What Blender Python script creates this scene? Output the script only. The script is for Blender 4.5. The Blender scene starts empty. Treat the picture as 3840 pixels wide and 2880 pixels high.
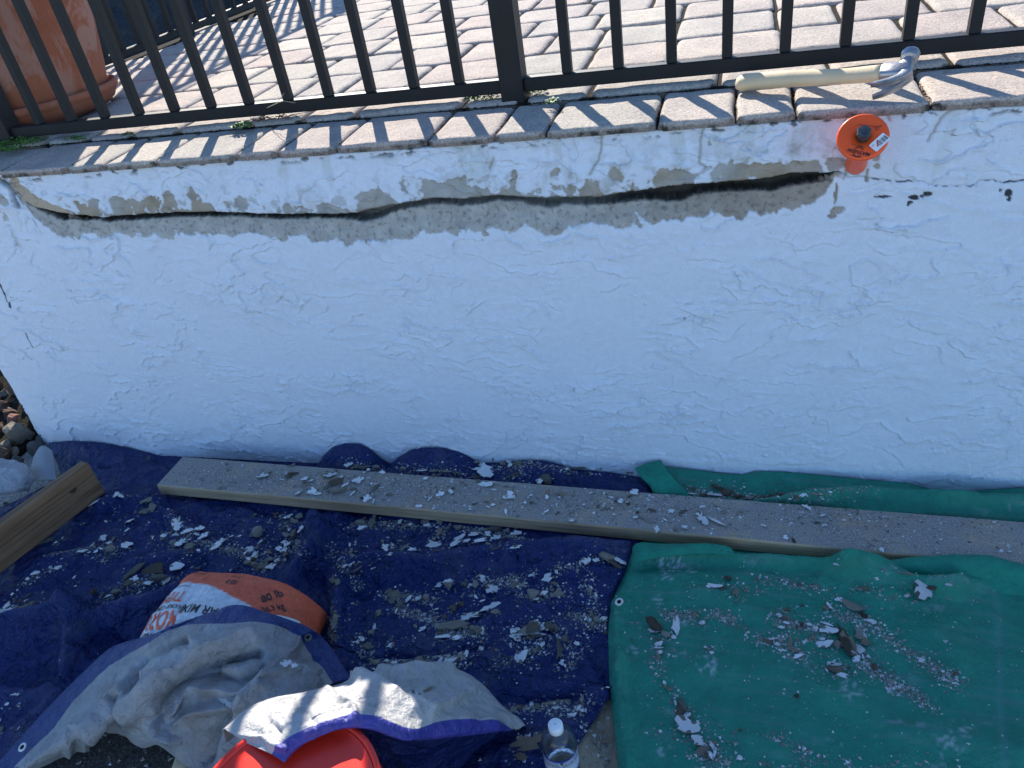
import bpy, math, random
import numpy as np
from mathutils import Vector, Matrix
random.seed(7); RNG = np.random.default_rng(11)
sc = bpy.context.scene
COL = sc.collection

# ------------------------------------------------------------------ camera
F_PX = 2774.67; W0, H0 = 3840.0, 2880.0
CR = Vector((0.95901194, 0.24575128, -0.14107589))
CU = Vector((-0.02341642, 0.56488519, 0.82483719))
CW = Vector((-0.28239648, 0.78772522, -0.54748626))
CC = Vector((0.62212293, -1.72937909, 0.34923517))
cam_d = bpy.data.cameras.new('camera'); cam = bpy.data.objects.new('camera', cam_d); COL.objects.link(cam)
cam_d.sensor_fit = 'HORIZONTAL'; cam_d.sensor_width = 36.0; cam_d.lens = 36.0 * F_PX / W0
cam_d.clip_start = 0.02; cam_d.clip_end = 400
M3 = Matrix((CR, CU, -CW)).transposed()
cam.matrix_world = Matrix.Translation(CC) @ M3.to_4x4()
sc.camera = cam

# ------------------------------------------------------------------ light
SUN_EL, SUN_AZ = math.radians(32.0), math.radians(26.0)      # sun stands behind the fence, a little to the left
sun_dir = Vector((-math.sin(SUN_AZ) * math.cos(SUN_EL), math.cos(SUN_AZ) * math.cos(SUN_EL), math.sin(SUN_EL)))
world = bpy.data.worlds.new('World'); sc.world = world; world.use_nodes = True
wn = world.node_tree; bg = wn.nodes['Background']
sky = wn.nodes.new('ShaderNodeTexSky'); sky.sky_type = 'NISHITA'; sky.sun_disc = False
sky.sun_elevation = SUN_EL; sky.sun_rotation = -SUN_AZ
sky.air_density = 1.0; sky.dust_density = 0.0; sky.ozone_density = 6.0
wn.links.new(sky.outputs[0], bg.inputs[0]); bg.inputs[1].default_value = 0.135
sun_d = bpy.data.lights.new('sun', 'SUN'); sun_d.energy = 5.0; sun_d.angle = math.radians(0.55); sun_d.color = (1.0, 0.93, 0.82)
sun = bpy.data.objects.new('sun', sun_d); COL.objects.link(sun)
sun.rotation_euler = sun_dir.to_track_quat('Z', 'Y').to_euler()
sc.view_settings.view_transform = 'Standard'; sc.view_settings.look = 'None'
sc.view_settings.exposure = 0.98; sc.view_settings.gamma = 1.0; sc.view_settings.use_curve_mapping = False

# ------------------------------------------------------------------ pixel -> place helpers
def ray(x, y):
    return CW + CR * ((x - W0 / 2) / F_PX) + CU * ((H0 / 2 - y) / F_PX)
def atZ(x, y, z):
    d = ray(x, y); return CC + d * ((z - CC.z) / d.z)
def atY(x, y, Y):
    d = ray(x, y); return CC + d * ((Y - CC.y) / d.y)
def proj(p):
    d = Vector(p) - CC; w = d.dot(CW)
    return W0 / 2 + F_PX * d.dot(CR) / w, H0 / 2 - F_PX * d.dot(CU) / w, w
K1 = 1300 / 2212
def c1(x, y): return (x * K1, y * K1)
def c2(x, y): return (1270 + x * K1, y * K1)
def c3(x, y): return (2540 + x * K1, y * K1)

# ------------------------------------------------------------------ noise
def _h(ix, iy, seed):
    h = (ix.astype(np.int64) * 374761393 + iy.astype(np.int64) * 668265263 + seed * 974634777) & 0xffffffff
    h = ((h ^ (h >> 13)) * 1274126177) & 0xffffffff
    return ((h ^ (h >> 16)) & 0xffff) / 65535.0
def pn(x, y, seed=0):
    x = np.asarray(x, float); y = np.asarray(y, float)
    xi = np.floor(x); yi = np.floor(y); fx = x - xi; fy = y - yi
    u = fx * fx * fx * (fx * (fx * 6 - 15) + 10); v = fy * fy * fy * (fy * (fy * 6 - 15) + 10)
    def g(dx, dy):
        a = _h(xi + dx, yi + dy, seed) * 2 * np.pi
        return np.cos(a) * (fx - dx) + np.sin(a) * (fy - dy)
    a = g(0, 0); b = g(1, 0); c = g(0, 1); d = g(1, 1)
    return (a + u * (b - a) + v * ((c + u * (d - c)) - (a + u * (b - a)))) * 1.5
def fbm(x, y, seed=0, o=3, lac=2.03, g=.5):
    s = 0; a = 1; t = 0
    for i in range(o):
        s = s + a * pn(x * lac ** i + 7.3 * i, y * lac ** i - 3.1 * i, seed + i); t += a; a *= g
    return s / t
def ss(x, a, b):
    t = np.clip((x - a) / (b - a), 0, 1); return t * t * (3 - 2 * t)
def seg_dist(X, Y, pts):
    d = np.full(np.shape(X), 1e9)
    for (ax, ay), (bx, by) in zip(pts[:-1], pts[1:]):
        ex, ey = bx - ax, by - ay; L = ex * ex + ey * ey + 1e-12
        t = np.clip(((X - ax) * ex + (Y - ay) * ey) / L, 0, 1)
        d = np.minimum(d, np.hypot(X - ax - t * ex, Y - ay - t * ey))
    return d

# ------------------------------------------------------------------ mesh helpers
def link(o, parent=None):
    COL.objects.link(o)
    if parent is not None: o.parent = parent
    return o
def tag(o, label=None, cat=None, group=None, kind=None):
    if label: o['label'] = label
    if cat: o['category'] = cat
    if group: o['group'] = group
    if kind: o['kind'] = kind
    return o
def empty(name, loc=(0, 0, 0), label=None, cat=None, group=None):
    o = bpy.data.objects.new(name, None); o.location = loc; o.empty_display_size = .05
    link(o); return tag(o, label, cat, group)
def rawmesh(name, v, f, mats=(), smooth=False, mi=None, col=None):
    me = bpy.data.meshes.new(name); me.from_pydata([tuple(p) for p in v], [], [tuple(q) for q in f])
    for m in mats: me.materials.append(m)
    if smooth: me.polygons.foreach_set('use_smooth', [True] * len(me.polygons))
    if mi is not None: me.polygons.foreach_set('material_index', mi)
    if col is not None:
        a = me.color_attributes.new('Col', 'FLOAT_COLOR', 'POINT')
        c = np.ones((len(me.vertices), 4), np.float32); c[:, :3] = col; a.data.foreach_set('color', c.ravel())
    me.update(); return me
def mobj(name, me, parent=None, loc=None, rot=None):
    o = bpy.data.objects.new(name, me)
    if loc is not None: o.location = loc
    if rot is not None: o.rotation_euler = rot
    return link(o, parent)
def gridmesh(name, P, col=None, mats=(), smooth=True, mask=None):
    """P: (n, m, 3) array of points -> one sheet."""
    n, m = P.shape[:2]
    idx = np.arange(n * m).reshape(n, m)
    q = np.stack([idx[:-1, :-1], idx[:-1, 1:], idx[1:, 1:], idx[1:, :-1]], -1).reshape(-1, 4)
    if mask is not None: q = q[mask.reshape(-1)]
    me = bpy.data.meshes.new(name)
    me.vertices.add(n * m); me.vertices.foreach_set('co', P.reshape(-1).astype(np.float32))
    me.loops.add(len(q) * 4); me.loops.foreach_set('vertex_index', q.reshape(-1).astype(np.int32))
    me.polygons.add(len(q)); me.polygons.foreach_set('loop_start', np.arange(0, len(q) * 4, 4, dtype=np.int32))
    me.polygons.foreach_set('loop_total', np.full(len(q), 4, np.int32))
    me.polygons.foreach_set('use_smooth', np.full(len(q), smooth))
    for mm in mats: me.materials.append(mm)
    me.update(calc_edges=True)
    if col is not None:
        a = me.color_attributes.new('Col', 'FLOAT_COLOR', 'POINT')
        c = np.ones((n * m, 4), np.float32); c[:, :3] = col.reshape(-1, 3); a.data.foreach_set('color', c.ravel())
    return me
class MB:
    def __init__(s): s.v = []; s.f = []; s.m = []
    def add(s, v, f, mi=0):
        b = len(s.v); s.v += [tuple(p) for p in v]; s.f += [tuple(i + b for i in q) for q in f]; s.m += [mi] * len(f)
    def box(s, a, b, bev=0, mi=0):
        x0, y0, z0 = a; x1, y1, z1 = b
        if bev <= 0:
            s.add([(x0, y0, z0), (x1, y0, z0), (x1, y1, z0), (x0, y1, z0), (x0, y0, z1), (x1, y0, z1), (x1, y1, z1), (x0, y1, z1)],
                  [(0, 3, 2, 1), (4, 5, 6, 7), (0, 1, 5, 4), (1, 2, 6, 5), (2, 3, 7, 6), (3, 0, 4, 7)], mi)
        else:
            c = [(x0 + bev, y0), (x1 - bev, y0), (x1, y0 + bev), (x1, y1 - bev), (x1 - bev, y1), (x0 + bev, y1), (x0, y1 - bev), (x0, y0 + bev)]
            i = [(x0 + bev, y0 + bev), (x1 - bev, y0 + bev), (x1 - bev, y0 + bev), (x1 - bev, y1 - bev), (x1 - bev, y1 - bev), (x0 + bev, y1 - bev), (x0 + bev, y1 - bev), (x0 + bev, y0 + bev)]
            v = [(*p, z0) for p in i] + [(*p, z0 + bev) for p in c] + [(*p, z1 - bev) for p in c] + [(*p, z1) for p in i]
            f = []
            for l in range(3):
                for k in range(8):
                    n = (k + 1) % 8; f.append((l * 8 + k, l * 8 + n, l * 8 + 8 + n, l * 8 + 8 + k))
            f.append(tuple(range(7, -1, -1))); f.append(tuple(range(24, 32)))
            s.add(v, f, mi)
    def tube(s, pts, r, n=8, cap=True, mi=0):
        pts = [Vector(p) for p in pts]; rs = r if isinstance(r, (list, tuple)) else [r] * len(pts)
        v = []; f = []
        up = Vector((0, 0, 1))
        for k, p in enumerate(pts):
            t = (pts[min(k + 1, len(pts) - 1)] - pts[max(k - 1, 0)]).normalized()
            a = t.cross(up)
            if a.length < .1: a = t.cross(Vector((1, 0, 0)))
            a.normalize(); b = a.cross(t)
            for j in range(n):
                w = 2 * math.pi * j / n; v.append(p + (a * math.cos(w) + b * math.sin(w)) * rs[k])
        for k in range(len(pts) - 1):
            for j in range(n):
                m = (j + 1) % n; f.append((k * n + j, k * n + m, (k + 1) * n + m, (k + 1) * n + j))
        if cap: f.append(tuple(range(n - 1, -1, -1))); f.append(tuple(range((len(pts) - 1) * n, len(pts) * n)))
        s.add(v, f, mi)
    def lathe(s, prof, n=32, mi=0, cap0=False, cap1=False, wob=None):
        v = []; f = []
        for (r, z) in prof:
            for j in range(n):
                w = 2 * math.pi * j / n; v.append((r * math.cos(w), r * math.sin(w), z))
        for k in range(len(prof) - 1):
            for j in range(n):
                m = (j + 1) % n; f.append((k * n + j, k * n + m, (k + 1) * n + m, (k + 1) * n + j))
        if cap0: f.append(tuple(range(n - 1, -1, -1)))
        if cap1: f.append(tuple(range((len(prof) - 1) * n, len(prof) * n)))
        s.add(v, f, mi)
    def mesh(s, name, mats, smooth=False, auto=None):
        me = rawmesh(name, s.v, s.f, mats, smooth, s.m)
        return me

# ------------------------------------------------------------------ materials
def srgb(*c): return tuple((x / 12.92 if x <= .04045 else ((x + .055) / 1.055) ** 2.4) for x in c)
def nodes(name):
    m = bpy.data.materials.new(name); m.use_nodes = True; nt = m.node_tree
    return m, nt, nt.nodes['Principled BSDF']
def N(nt, t, **kw):
    n = nt.nodes.new(t)
    for k, v in kw.items(): setattr(n, k, v)
    return n
def noise(nt, scale, detail=4, rough=.55, vec=None, dist=0):
    n = N(nt, 'ShaderNodeTexNoise'); n.inputs['Scale'].default_value = scale; n.inputs['Detail'].default_value = detail
    n.inputs['Roughness'].default_value = rough; n.inputs['Distortion'].default_value = dist
    if vec is not None: nt.links.new(vec, n.inputs['Vector'])
    return n
def ramp(nt, fac, stops):
    r = N(nt, 'ShaderNodeValToRGB'); e = r.color_ramp.elements
    while len(e) < len(stops): e.new(.5)
    for k, (p, c) in enumerate(stops):
        e[k].position = p; e[k].color = (*c, 1) if len(c) == 3 else c
    nt.links.new(fac, r.inputs[0]); return r
def mixc(nt, fac, a, b, mode='MIX'):
    m = N(nt, 'ShaderNodeMix', data_type='RGBA', blend_type=mode)
    for s, v in ((0, fac), (6, a), (7, b)):
        if hasattr(v, 'is_linked') or hasattr(v, 'links'): nt.links.new(v, m.inputs[s])
        else: m.inputs[s].default_value = v if s == 0 else (*v, 1)
    return m.outputs[2]
def bump(nt, bs, layers, strength=1.0):
    """layers: [(height socket, distance)]"""
    prev = None
    for h, d in layers:
        b = N(nt, 'ShaderNodeBump'); b.inputs['Distance'].default_value = d; b.inputs['Strength'].default_value = strength
        nt.links.new(h, b.inputs['Height'])
        if prev: nt.links.new(prev.outputs[0], b.inputs['Normal'])
        prev = b
    nt.links.new(prev.outputs[0], bs.inputs['Normal'])
def objcoord(nt): return N(nt, 'ShaderNodeTexCoord').outputs['Object']
def mapping(nt, vec, scale=(1, 1, 1), rot=(0, 0, 0)):
    m = N(nt, 'ShaderNodeMapping'); m.inputs['Scale'].default_value = scale; m.inputs['Rotation'].default_value = rot
    nt.links.new(vec, m.inputs[0]); return m.outputs[0]
def attr(nt, name='Col'): return N(nt, 'ShaderNodeAttribute', attribute_name=name).outputs['Color']
def geopos(nt): return N(nt, 'ShaderNodeNewGeometry').outputs['Position']
def simple(name, col, rough=.6, metal=0, spec=.5, var=.12, vs=30, bumpd=.0008, bs=200, coat=0, ov=0):
    m, nt, b = nodes(name); oc = objcoord(nt)
    n = noise(nt, vs, 5, vec=oc)
    lo = tuple(c * (1 - var) for c in col); hi = tuple(min(1, c * (1 + var)) for c in col)
    r = ramp(nt, n.outputs[0], [(.3, lo), (.7, hi)]); out = r.outputs[0]
    if ov:
        oi = N(nt, 'ShaderNodeObjectInfo'); out = mixc(nt, 1.0, out, ramp(nt, oi.outputs['Random'], [(0, (1 - ov,) * 3), (.5, (1, 1 - ov * .06, 1 - ov * .15)), (1, (1 + ov * .5,) * 3)]).outputs[0], 'MULTIPLY')
    nt.links.new(out, b.inputs['Base Color'])
    b.inputs['Roughness'].default_value = rough; b.inputs['Metallic'].default_value = metal
    b.inputs['Specular IOR Level'].default_value = spec; b.inputs['Coat Weight'].default_value = coat
    if bumpd: n2 = noise(nt, bs, 4, vec=oc); bump(nt, b, [(n2.outputs[0], bumpd)])
    return m

def mat_wall():
    m, nt, b = nodes('stucco'); p = geopos(nt)
    a = attr(nt)
    f = noise(nt, 420, 4, .6, p); g = noise(nt, 60, 5, .6, p); st = noise(nt, 1, 6, .62, mapping(nt, p, (20, 20, 50)), .6)
    c = mixc(nt, 1.0, a, ramp(nt, f.outputs[0], [(.25, (.9, .9, .9)), (.75, (1.06, 1.06, 1.06))]).outputs[0], 'MULTIPLY')
    c = mixc(nt, 1.0, c, ramp(nt, g.outputs[0], [(.3, (.955, .955, .95)), (.7, (1.03, 1.03, 1.03))]).outputs[0], 'MULTIPLY')
    nt.links.new(c, b.inputs['Base Color']); b.inputs['Roughness'].default_value = .82; b.inputs['Specular IOR Level'].default_value = .25
    bump(nt, b, [(st.outputs[0], .0016), (f.outputs[0], .0008), (g.outputs[0], .0022)])
    return m
def mat_tarp(name, rough=.42, weave=True, spec=.5, sheen=0, cd=.022, cdet=6, vor=.010):
    m, nt, b = nodes(name); p = geopos(nt); a = attr(nt)
    g = noise(nt, 35, 5, .6, p); f = noise(nt, 500, 3, .6, p)
    c = mixc(nt, 1.0, a, ramp(nt, g.outputs[0], [(.3, (.86, .86, .88)), (.7, (1.1, 1.1, 1.1))]).outputs[0], 'MULTIPLY')
    nt.links.new(c, b.inputs['Base Color'])
    rr = ramp(nt, g.outputs[0], [(.3, (rough - .08,) * 3), (.7, (rough + .14,) * 3)]); nt.links.new(rr.outputs[0], b.inputs['Roughness'])
    b.inputs['Specular IOR Level'].default_value = spec
    k = noise(nt, 22, cdet, .6, p, .15)
    k2 = N(nt, 'ShaderNodeMath', operation='ABSOLUTE'); s_ = N(nt, 'ShaderNodeMath', operation='SUBTRACT'); s_.inputs[1].default_value = .5
    nt.links.new(k.outputs[0], s_.inputs[0]); nt.links.new(s_.outputs[0], k2.inputs[0])
    k3 = noise(nt, 75, 5, .6, p, .2)
    dn = noise(nt, 9, 2, .5, p); va = N(nt, 'ShaderNodeVectorMath', operation='MULTIPLY_ADD'); nt.links.new(dn.outputs['Color'], va.inputs[0]); va.inputs[1].default_value = (.08, .08, .08); nt.links.new(p, va.inputs[2])
    v1 = N(nt, 'ShaderNodeTexVoronoi'); v1.inputs['Scale'].default_value = 15; nt.links.new(va.outputs[0], v1.inputs['Vector'])
    v2 = N(nt, 'ShaderNodeTexVoronoi'); v2.inputs['Scale'].default_value = 41; nt.links.new(va.outputs[0], v2.inputs['Vector'])
    bump(nt, b, [(v1.outputs['Distance'], vor), (v2.outputs['Distance'], vor * .25), (k2.outputs[0], cd), (k3.outputs[0], .005), (f.outputs[0], .0008)])
    return m
def mat_wood(name, ca, cb, axis='X', scale=1.0, dust=0.0):
    m, nt, b = nodes(name); oc = objcoord(nt)
    mp = (lambda l, t: mapping(nt, oc, tuple(s * scale for s in ((l, t, t) if axis == 'X' else (t, l, t)))))
    n = noise(nt, 1, 6, .6, mp(1.6, 75), 1.0); w = noise(nt, 1, 4, .55, mp(1.0, 22), 2.2); k = noise(nt, 1, 3, .5, mp(5, 9), .8)
    r = ramp(nt, n.outputs[0], [(.30, cb), (.50, ca), (.72, tuple(x * 1.12 for x in ca))])
    r2 = ramp(nt, w.outputs[0], [(.36, (.66, .60, .54)), (.46, (1, 1, 1)), (.60, (1.08, 1.06, 1.02))])
    c = mixc(nt, 1.0, r.outputs[0], r2.outputs[0], 'MULTIPLY')
    c = mixc(nt, 1.0, c, ramp(nt, k.outputs[0], [(.3, (.86, .85, .84)), (.7, (1.1, 1.1, 1.1))]).outputs[0], 'MULTIPLY')
    if dust > 0:
        geo = N(nt, 'ShaderNodeNewGeometry'); sx = N(nt, 'ShaderNodeSeparateXYZ'); nt.links.new(geo.outputs['Normal'], sx.inputs[0])
        up = ramp(nt, sx.outputs['Z'], [(.7, (0, 0, 0)), (.95, (1, 1, 1))])
        dn = noise(nt, 9, 6, .65, oc); dr = ramp(nt, dn.outputs[0], [(.28, (.25,) * 3), (.5, (1, 1, 1))])
        ed = N(nt, 'ShaderNodeSeparateXYZ'); nt.links.new(oc, ed.inputs[0])
        sp = noise(nt, 330, 3, .7, oc); spr = ramp(nt, sp.outputs[0], [(.34, (.15, .14, .13)), (.5, (.30, .28, .265)), (.62, (.40, .38, .36)), (.70, (.8, .8, .8))])
        mm = mixc(nt, 1.0, up.outputs[0], dr.outputs[0], 'MULTIPLY')
        mu = N(nt, 'ShaderNodeMath', operation='MULTIPLY'); nt.links.new(mm, mu.inputs[0]); mu.inputs[1].default_value = dust
        c = mixc(nt, mu.outputs[0], c, spr.outputs[0])
    nt.links.new(c, b.inputs['Base Color']); b.inputs['Roughness'].default_value = .75; b.inputs['Specular IOR Level'].default_value = .3
    f = noise(nt, 220, 3, .6, oc)
    bump(nt, b, [(w.outputs[0], .0008), (f.outputs[0], .0012)])
    return m
def mat_paver():
    m, nt, b = nodes('paver_concrete'); oc = objcoord(nt)
    oi = N(nt, 'ShaderNodeObjectInfo')
    r = ramp(nt, oi.outputs['Random'], [(0, (.42, .39, .35)), (.2, (.46, .40, .36)), (.38, (.40, .38, .345)), (.55, (.49, .45, .39)), (.75, (.44, .37, .335)), (1, (.42, .40, .365))])
    g = noise(nt, 7, 4, .6, geopos(nt)); s = noise(nt, 260, 3, .7, geopos(nt)); s2 = noise(nt, 90, 3, .6, geopos(nt))
    c = mixc(nt, 1.0, r.outputs[0], ramp(nt, g.outputs[0], [(.3, (.82, .82, .84)), (.7, (1.15, 1.12, 1.08))]).outputs[0], 'MULTIPLY')
    c = mixc(nt, 1.0, c, ramp(nt, s.outputs[0], [(.3, (.55, .54, .54)), (.5, (1, 1, 1)), (.7, (1.35, 1.33, 1.3))]).outputs[0], 'MULTIPLY')
    c = mixc(nt, 1.0, c, ramp(nt, s2.outputs[0], [(.35, (.88, .88, .88)), (.6, (1.08, 1.06, 1.04))]).outputs[0], 'MULTIPLY')
    # shade painted into the sides of the stones, moss and grime patches over it
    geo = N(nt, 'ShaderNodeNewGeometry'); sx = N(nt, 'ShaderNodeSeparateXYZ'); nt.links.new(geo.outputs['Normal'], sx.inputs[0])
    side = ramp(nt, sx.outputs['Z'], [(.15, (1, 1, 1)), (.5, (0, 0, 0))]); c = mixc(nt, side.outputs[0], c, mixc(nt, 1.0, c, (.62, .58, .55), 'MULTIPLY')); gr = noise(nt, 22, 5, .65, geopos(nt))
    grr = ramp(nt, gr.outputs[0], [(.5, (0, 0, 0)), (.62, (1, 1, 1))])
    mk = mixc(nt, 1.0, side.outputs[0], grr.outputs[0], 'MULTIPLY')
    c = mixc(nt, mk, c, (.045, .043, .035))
    nt.links.new(c, b.inputs['Base Color']); b.inputs['Roughness'].default_value = .9; b.inputs['Specular IOR Level'].default_value = .2
    bump(nt, b, [(s.outputs[0], .0016), (s2.outputs[0], .002)])
    return m
def mat_attr(name, rough=.85, bd=.001, bs=250, spec=.25):
    m, nt, b = nodes(name); a = attr(nt); f = noise(nt, bs, 4, .6, geopos(nt))
    c = mixc(nt, 1.0, a, ramp(nt, f.outputs[0], [(.3, (.78, .78, .78)), (.7, (1.15, 1.15, 1.15))]).outputs[0], 'MULTIPLY')
    nt.links.new(c, b.inputs['Base Color']); b.inputs['Roughness'].default_value = rough; b.inputs['Specular IOR Level'].default_value = spec
    bump(nt, b, [(f.outputs[0], bd)]); return m
MT = {}
MT['wall'] = mat_wall()
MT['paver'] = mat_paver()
MT['blue'] = mat_tarp('blue_tarp_plastic', .30, spec=.36, cd=.036, vor=.030)
MT['green'] = mat_tarp('green_tarp_plastic', .5, spec=.3, cd=.010, vor=.008)
MT['fold'] = mat_tarp('silver_tarp_plastic', .34, spec=.6, cd=.014, cdet=3, vor=.007)
MT['bag'] = mat_attr('printed_paper_bag', .55, .0005, 120, .4)
MT['metal_black'] = simple('black_powder_coated_metal', (.013, .0135, .015), .58, 0, .28, .25, 12, .0002, 300)
MT['plank'] = mat_wood('dusty_pine', (.47, .35, .22), (.28, .19, .105), 'X', 1.0, .93)
MT['post'] = mat_wood('brown_pine', (.25, .145, .08), (.10, .055, .03), 'Y', 1.0)
MT['handle'] = simple('pale_hickory', (.70, .54, .33), .55, 0, .4, .07, 14, .0003, 120)
MT['steel'] = simple('scuffed_steel', (.36, .37, .39), .42, .8, .5, .2, 60, .0006, 250)
MT['darksteel'] = simple('dark_oxide_steel', (.10, .11, .12), .5, .55, .5, .5, 90, .002, 160)
MT['orange'] = simple('orange_rubber', (.95, .105, .015), .38, 0, .5, .06, 25, .0003, 120)
MT['red'] = simple('red_bucket_plastic', (.90, .035, .015), .35, 0, .5, .06, 15, .0002, 90)
MT['terracotta'] = None
MT['chipw'] = simple('white_paint_on_stucco', (.84, .86, .87), .8, 0, .3, .10, 45, .0015, 150, ov=.22)
MT['chipg'] = simple('broken_grey_mortar', (.42, .395, .34), .95, 0, .1, .40, 60, .006, 130, ov=.5)
MT['chipb'] = simple('broken_brown_mortar', (.23, .20, .16), .95, 0, .1, .40, 60, .006, 130, ov=.4)
MT['chipt'] = simple('broken_tan_mortar', (.36, .295, .215), .95, 0, .1, .25, 60, .003, 160)
MT['ink'] = simple('black_print', (.02, .02, .022), .5, var=.2, bumpd=0)
MT['redink'] = simple('orange_print', (.72, .12, .05), .5, var=.1, bumpd=0)
MT['greyink'] = simple('grey_print', (.2, .21, .24), .5, var=.1, bumpd=0)
MT['paper'] = simple('white_label_paper', (.82, .82, .82), .5, var=.04, bumpd=0)
MT['bluefilm'] = simple('blue_label_print', (.02, .05, .35), .35, var=.1, bumpd=0)
MT['brass'] = simple('dull_grommet_metal', (.16, .15, .13), .4, .8, .5, .2, 60, .0003, 200)
MT['silverring'] = simple('bright_grommet_metal', (.7, .7, .7), .45, .6, .5, .1, 60, .0003, 200)
MT['leaf'] = simple('small_green_leaf', (.10, .21, .04), .6, 0, .4, .4, 40, .0004, 200)
MT['twig'] = simple('dry_brown_twig', (.10, .06, .045), .8, 0, .3, .4, 60, .0006, 300)
MT['straw'] = simple('dry_straw_stem', (.55, .47, .33), .7, 0, .3, .2, 60, .0004, 300)
MT['rockb'] = simple('brown_lava_rock', (.17, .115, .09), .95, 0, .15, .35, 25, .006, 90)
MT['rockp'] = simple('pink_rock', (.42, .23, .19), .95, 0, .15, .25, 25, .006, 90)
MT['rockt'] = simple('tan_rough_rock', (.42, .36, .28), .95, 0, .15, .35, 20, .008, 70)
MT['rockg'] = simple('grey_rock', (.20, .19, .18), .95, 0, .15, .35, 25, .006, 90)
MT['soil'] = simple('dark_soil', (.028, .024, .018), 1, 0, .1, .6, 70, .006, 120)
MT['pvc'] = simple('pale_grey_plastic', (.26, .275, .30), .5, 0, .3, .06, 20, .0004, 80)
MT['greyplastic'] = mat_tarp('blue_grey_sheeting', .85, spec=.05, vor=.03)
# ================================================================== GROUND AND TERRAIN
def zg(X): return -.99 + .015 * X
def mat_ground():
    m, nt, b = nodes('gritty_concrete_ground'); p = geopos(nt)
    n = noise(nt, 3, 6, .6, p); g = noise(nt, 150, 4, .7, p); h = noise(nt, 45, 4, .6, p)
    r = ramp(nt, n.outputs[0], [(.3, (.36, .345, .325)), (.7, (.50, .48, .455))])
    c = mixc(nt, 1.0, r.outputs[0], ramp(nt, g.outputs[0], [(.35, (.45, .45, .45)), (.5, (1, 1, 1)), (.68, (1.7, 1.7, 1.65))]).outputs[0], 'MULTIPLY')
    nt.links.new(c, b.inputs['Base Color']); b.inputs['Roughness'].default_value = .95; b.inputs['Specular IOR Level'].default_value = .15
    bump(nt, b, [(g.outputs[0], .004), (h.outputs[0], .006)]); return m
MT['ground'] = mat_ground()
xs = np.concatenate([np.linspace(-60, -2.6, 12), np.linspace(-2.5, 2.5, 90), np.linspace(2.6, 60, 12)])
ys = np.concatenate([np.linspace(-60, -2.2, 12), np.linspace(-2.1, 0.0, 50), np.array([.3, 1, 3, 8, 20, 60])])
X, Y = np.meshgrid(xs, ys)
near = np.exp(-(X ** 2 + (Y + 1) ** 2) / 9)
Z = -.993 + .015 * np.clip(X, -3, 3)
o = mobj('ground', gridmesh('ground', np.stack([X, Y, Z], -1), None, [MT['ground']])); tag(o, kind='structure')

xs = np.linspace(-1.25, .27, 150); ys = np.linspace(-1.75, -.85, 90); X, Y = np.meshgrid(xs, ys)
e_ = np.minimum(np.minimum(X + 1.25, .27 - X), np.minimum(Y + 1.75, -.85 - Y))
Z = -.99 + .015 * X + .0010 + .0025 * fbm(X * 25, Y * 25, 6, 4) - .014 * (1 - ss(e_, 0, .06))
def mat_dirt():
    m, nt, b = nodes('dark_gritty_dirt'); p = geopos(nt); g = noise(nt, 190, 4, .7, p); h = noise(nt, 40, 5, .65, p)
    c = ramp(nt, g.outputs[0], [(.3, (.025, .022, .02)), (.52, (.075, .068, .06)), (.66, (.15, .14, .13)), (.74, (.4, .39, .38))])
    nt.links.new(mixc(nt, 1.0, c.outputs[0], ramp(nt, h.outputs[0], [(.3, (.7, .7, .7)), (.7, (1.25, 1.2, 1.15))]).outputs[0], 'MULTIPLY'), b.inputs['Base Color']); b.inputs['Roughness'].default_value = .95
    bump(nt, b, [(g.outputs[0], .006), (h.outputs[0], .01)]); return m
o = mobj('dirt', gridmesh('dirt', np.stack([X, Y, Z], -1), None, [mat_dirt()])); tag(o, kind='structure')

def ter(X, Y):
    """rock bank left of the wall, climbing to the patio level"""
    base = -1.0 + (1.03) * np.clip((Y + .15) / 2.9, 0, 1) + .30 * np.clip(Y - 2.75, 0, 9)
    return base + .03 * fbm(X * 5, Y * 5, 9)
def ter1(x, y):
    t = min(max((y + .15) / 2.9, 0), 1); return -1.0 + 1.03 * t + .30 * max(0, y - 2.75)
xs = np.linspace(-9, -1.52, 110); ys = np.linspace(-.75, 9, 140); X, Y = np.meshgrid(xs, ys)
Z = ter(X, Y); Z = np.where(Y < -.5, Z - (-.5 - Y) * .3, Z)
P = np.stack([X, Y, Z], -1)
XL = lambda y: -1.72 - .24 * np.clip((y + .15) / .4, 0, 1)
P[..., 0] = np.minimum(P[..., 0], XL(P[..., 1]))
o = mobj('rock_bank', gridmesh('rock_bank', P, None, [MT['soil']])); tag(o, kind='structure')

# ================================================================== RETAINING WALL
YW = -.235
def lut(pts, Y):
    q = sorted([(atY(x, y, Y).x, atY(x, y, Y).z) for x, y in pts]); return np.array([a for a, _ in q]), np.array([b for _, b in q])
lip_px = [(0, 655), c1(60, 1180), c1(95, 1205), c1(110, 1245), c1(150, 1285), c1(220, 1325), c1(400, 1368), c1(640, 1388), c1(900, 1372), c1(1100, 1360), c1(1400, 1356), c1(1650, 1366), c1(2212, 1370),
          c2(150, 1352), c2(350, 1308), c2(600, 1270), c2(800, 1272), c2(1000, 1252), c2(1250, 1268), c2(1400, 1262), c2(1650, 1263), c2(1800, 1234), c2(2212, 1180),
          c3(400, 1160), c3(600, 1140), c3(720, 1110), c3(960, 1105), c3(1030, 1092), c3(1100, 1136), c3(1240, 1134), c3(1400, 1160), c3(1560, 1155), c3(1640, 1185), c3(1870, 1186), c3(1930, 1156), c3(2000, 1145), c3(2080, 1170), c3(2212, 1150)]
LX, LZ = lut(lip_px, YW - .005)
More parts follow.
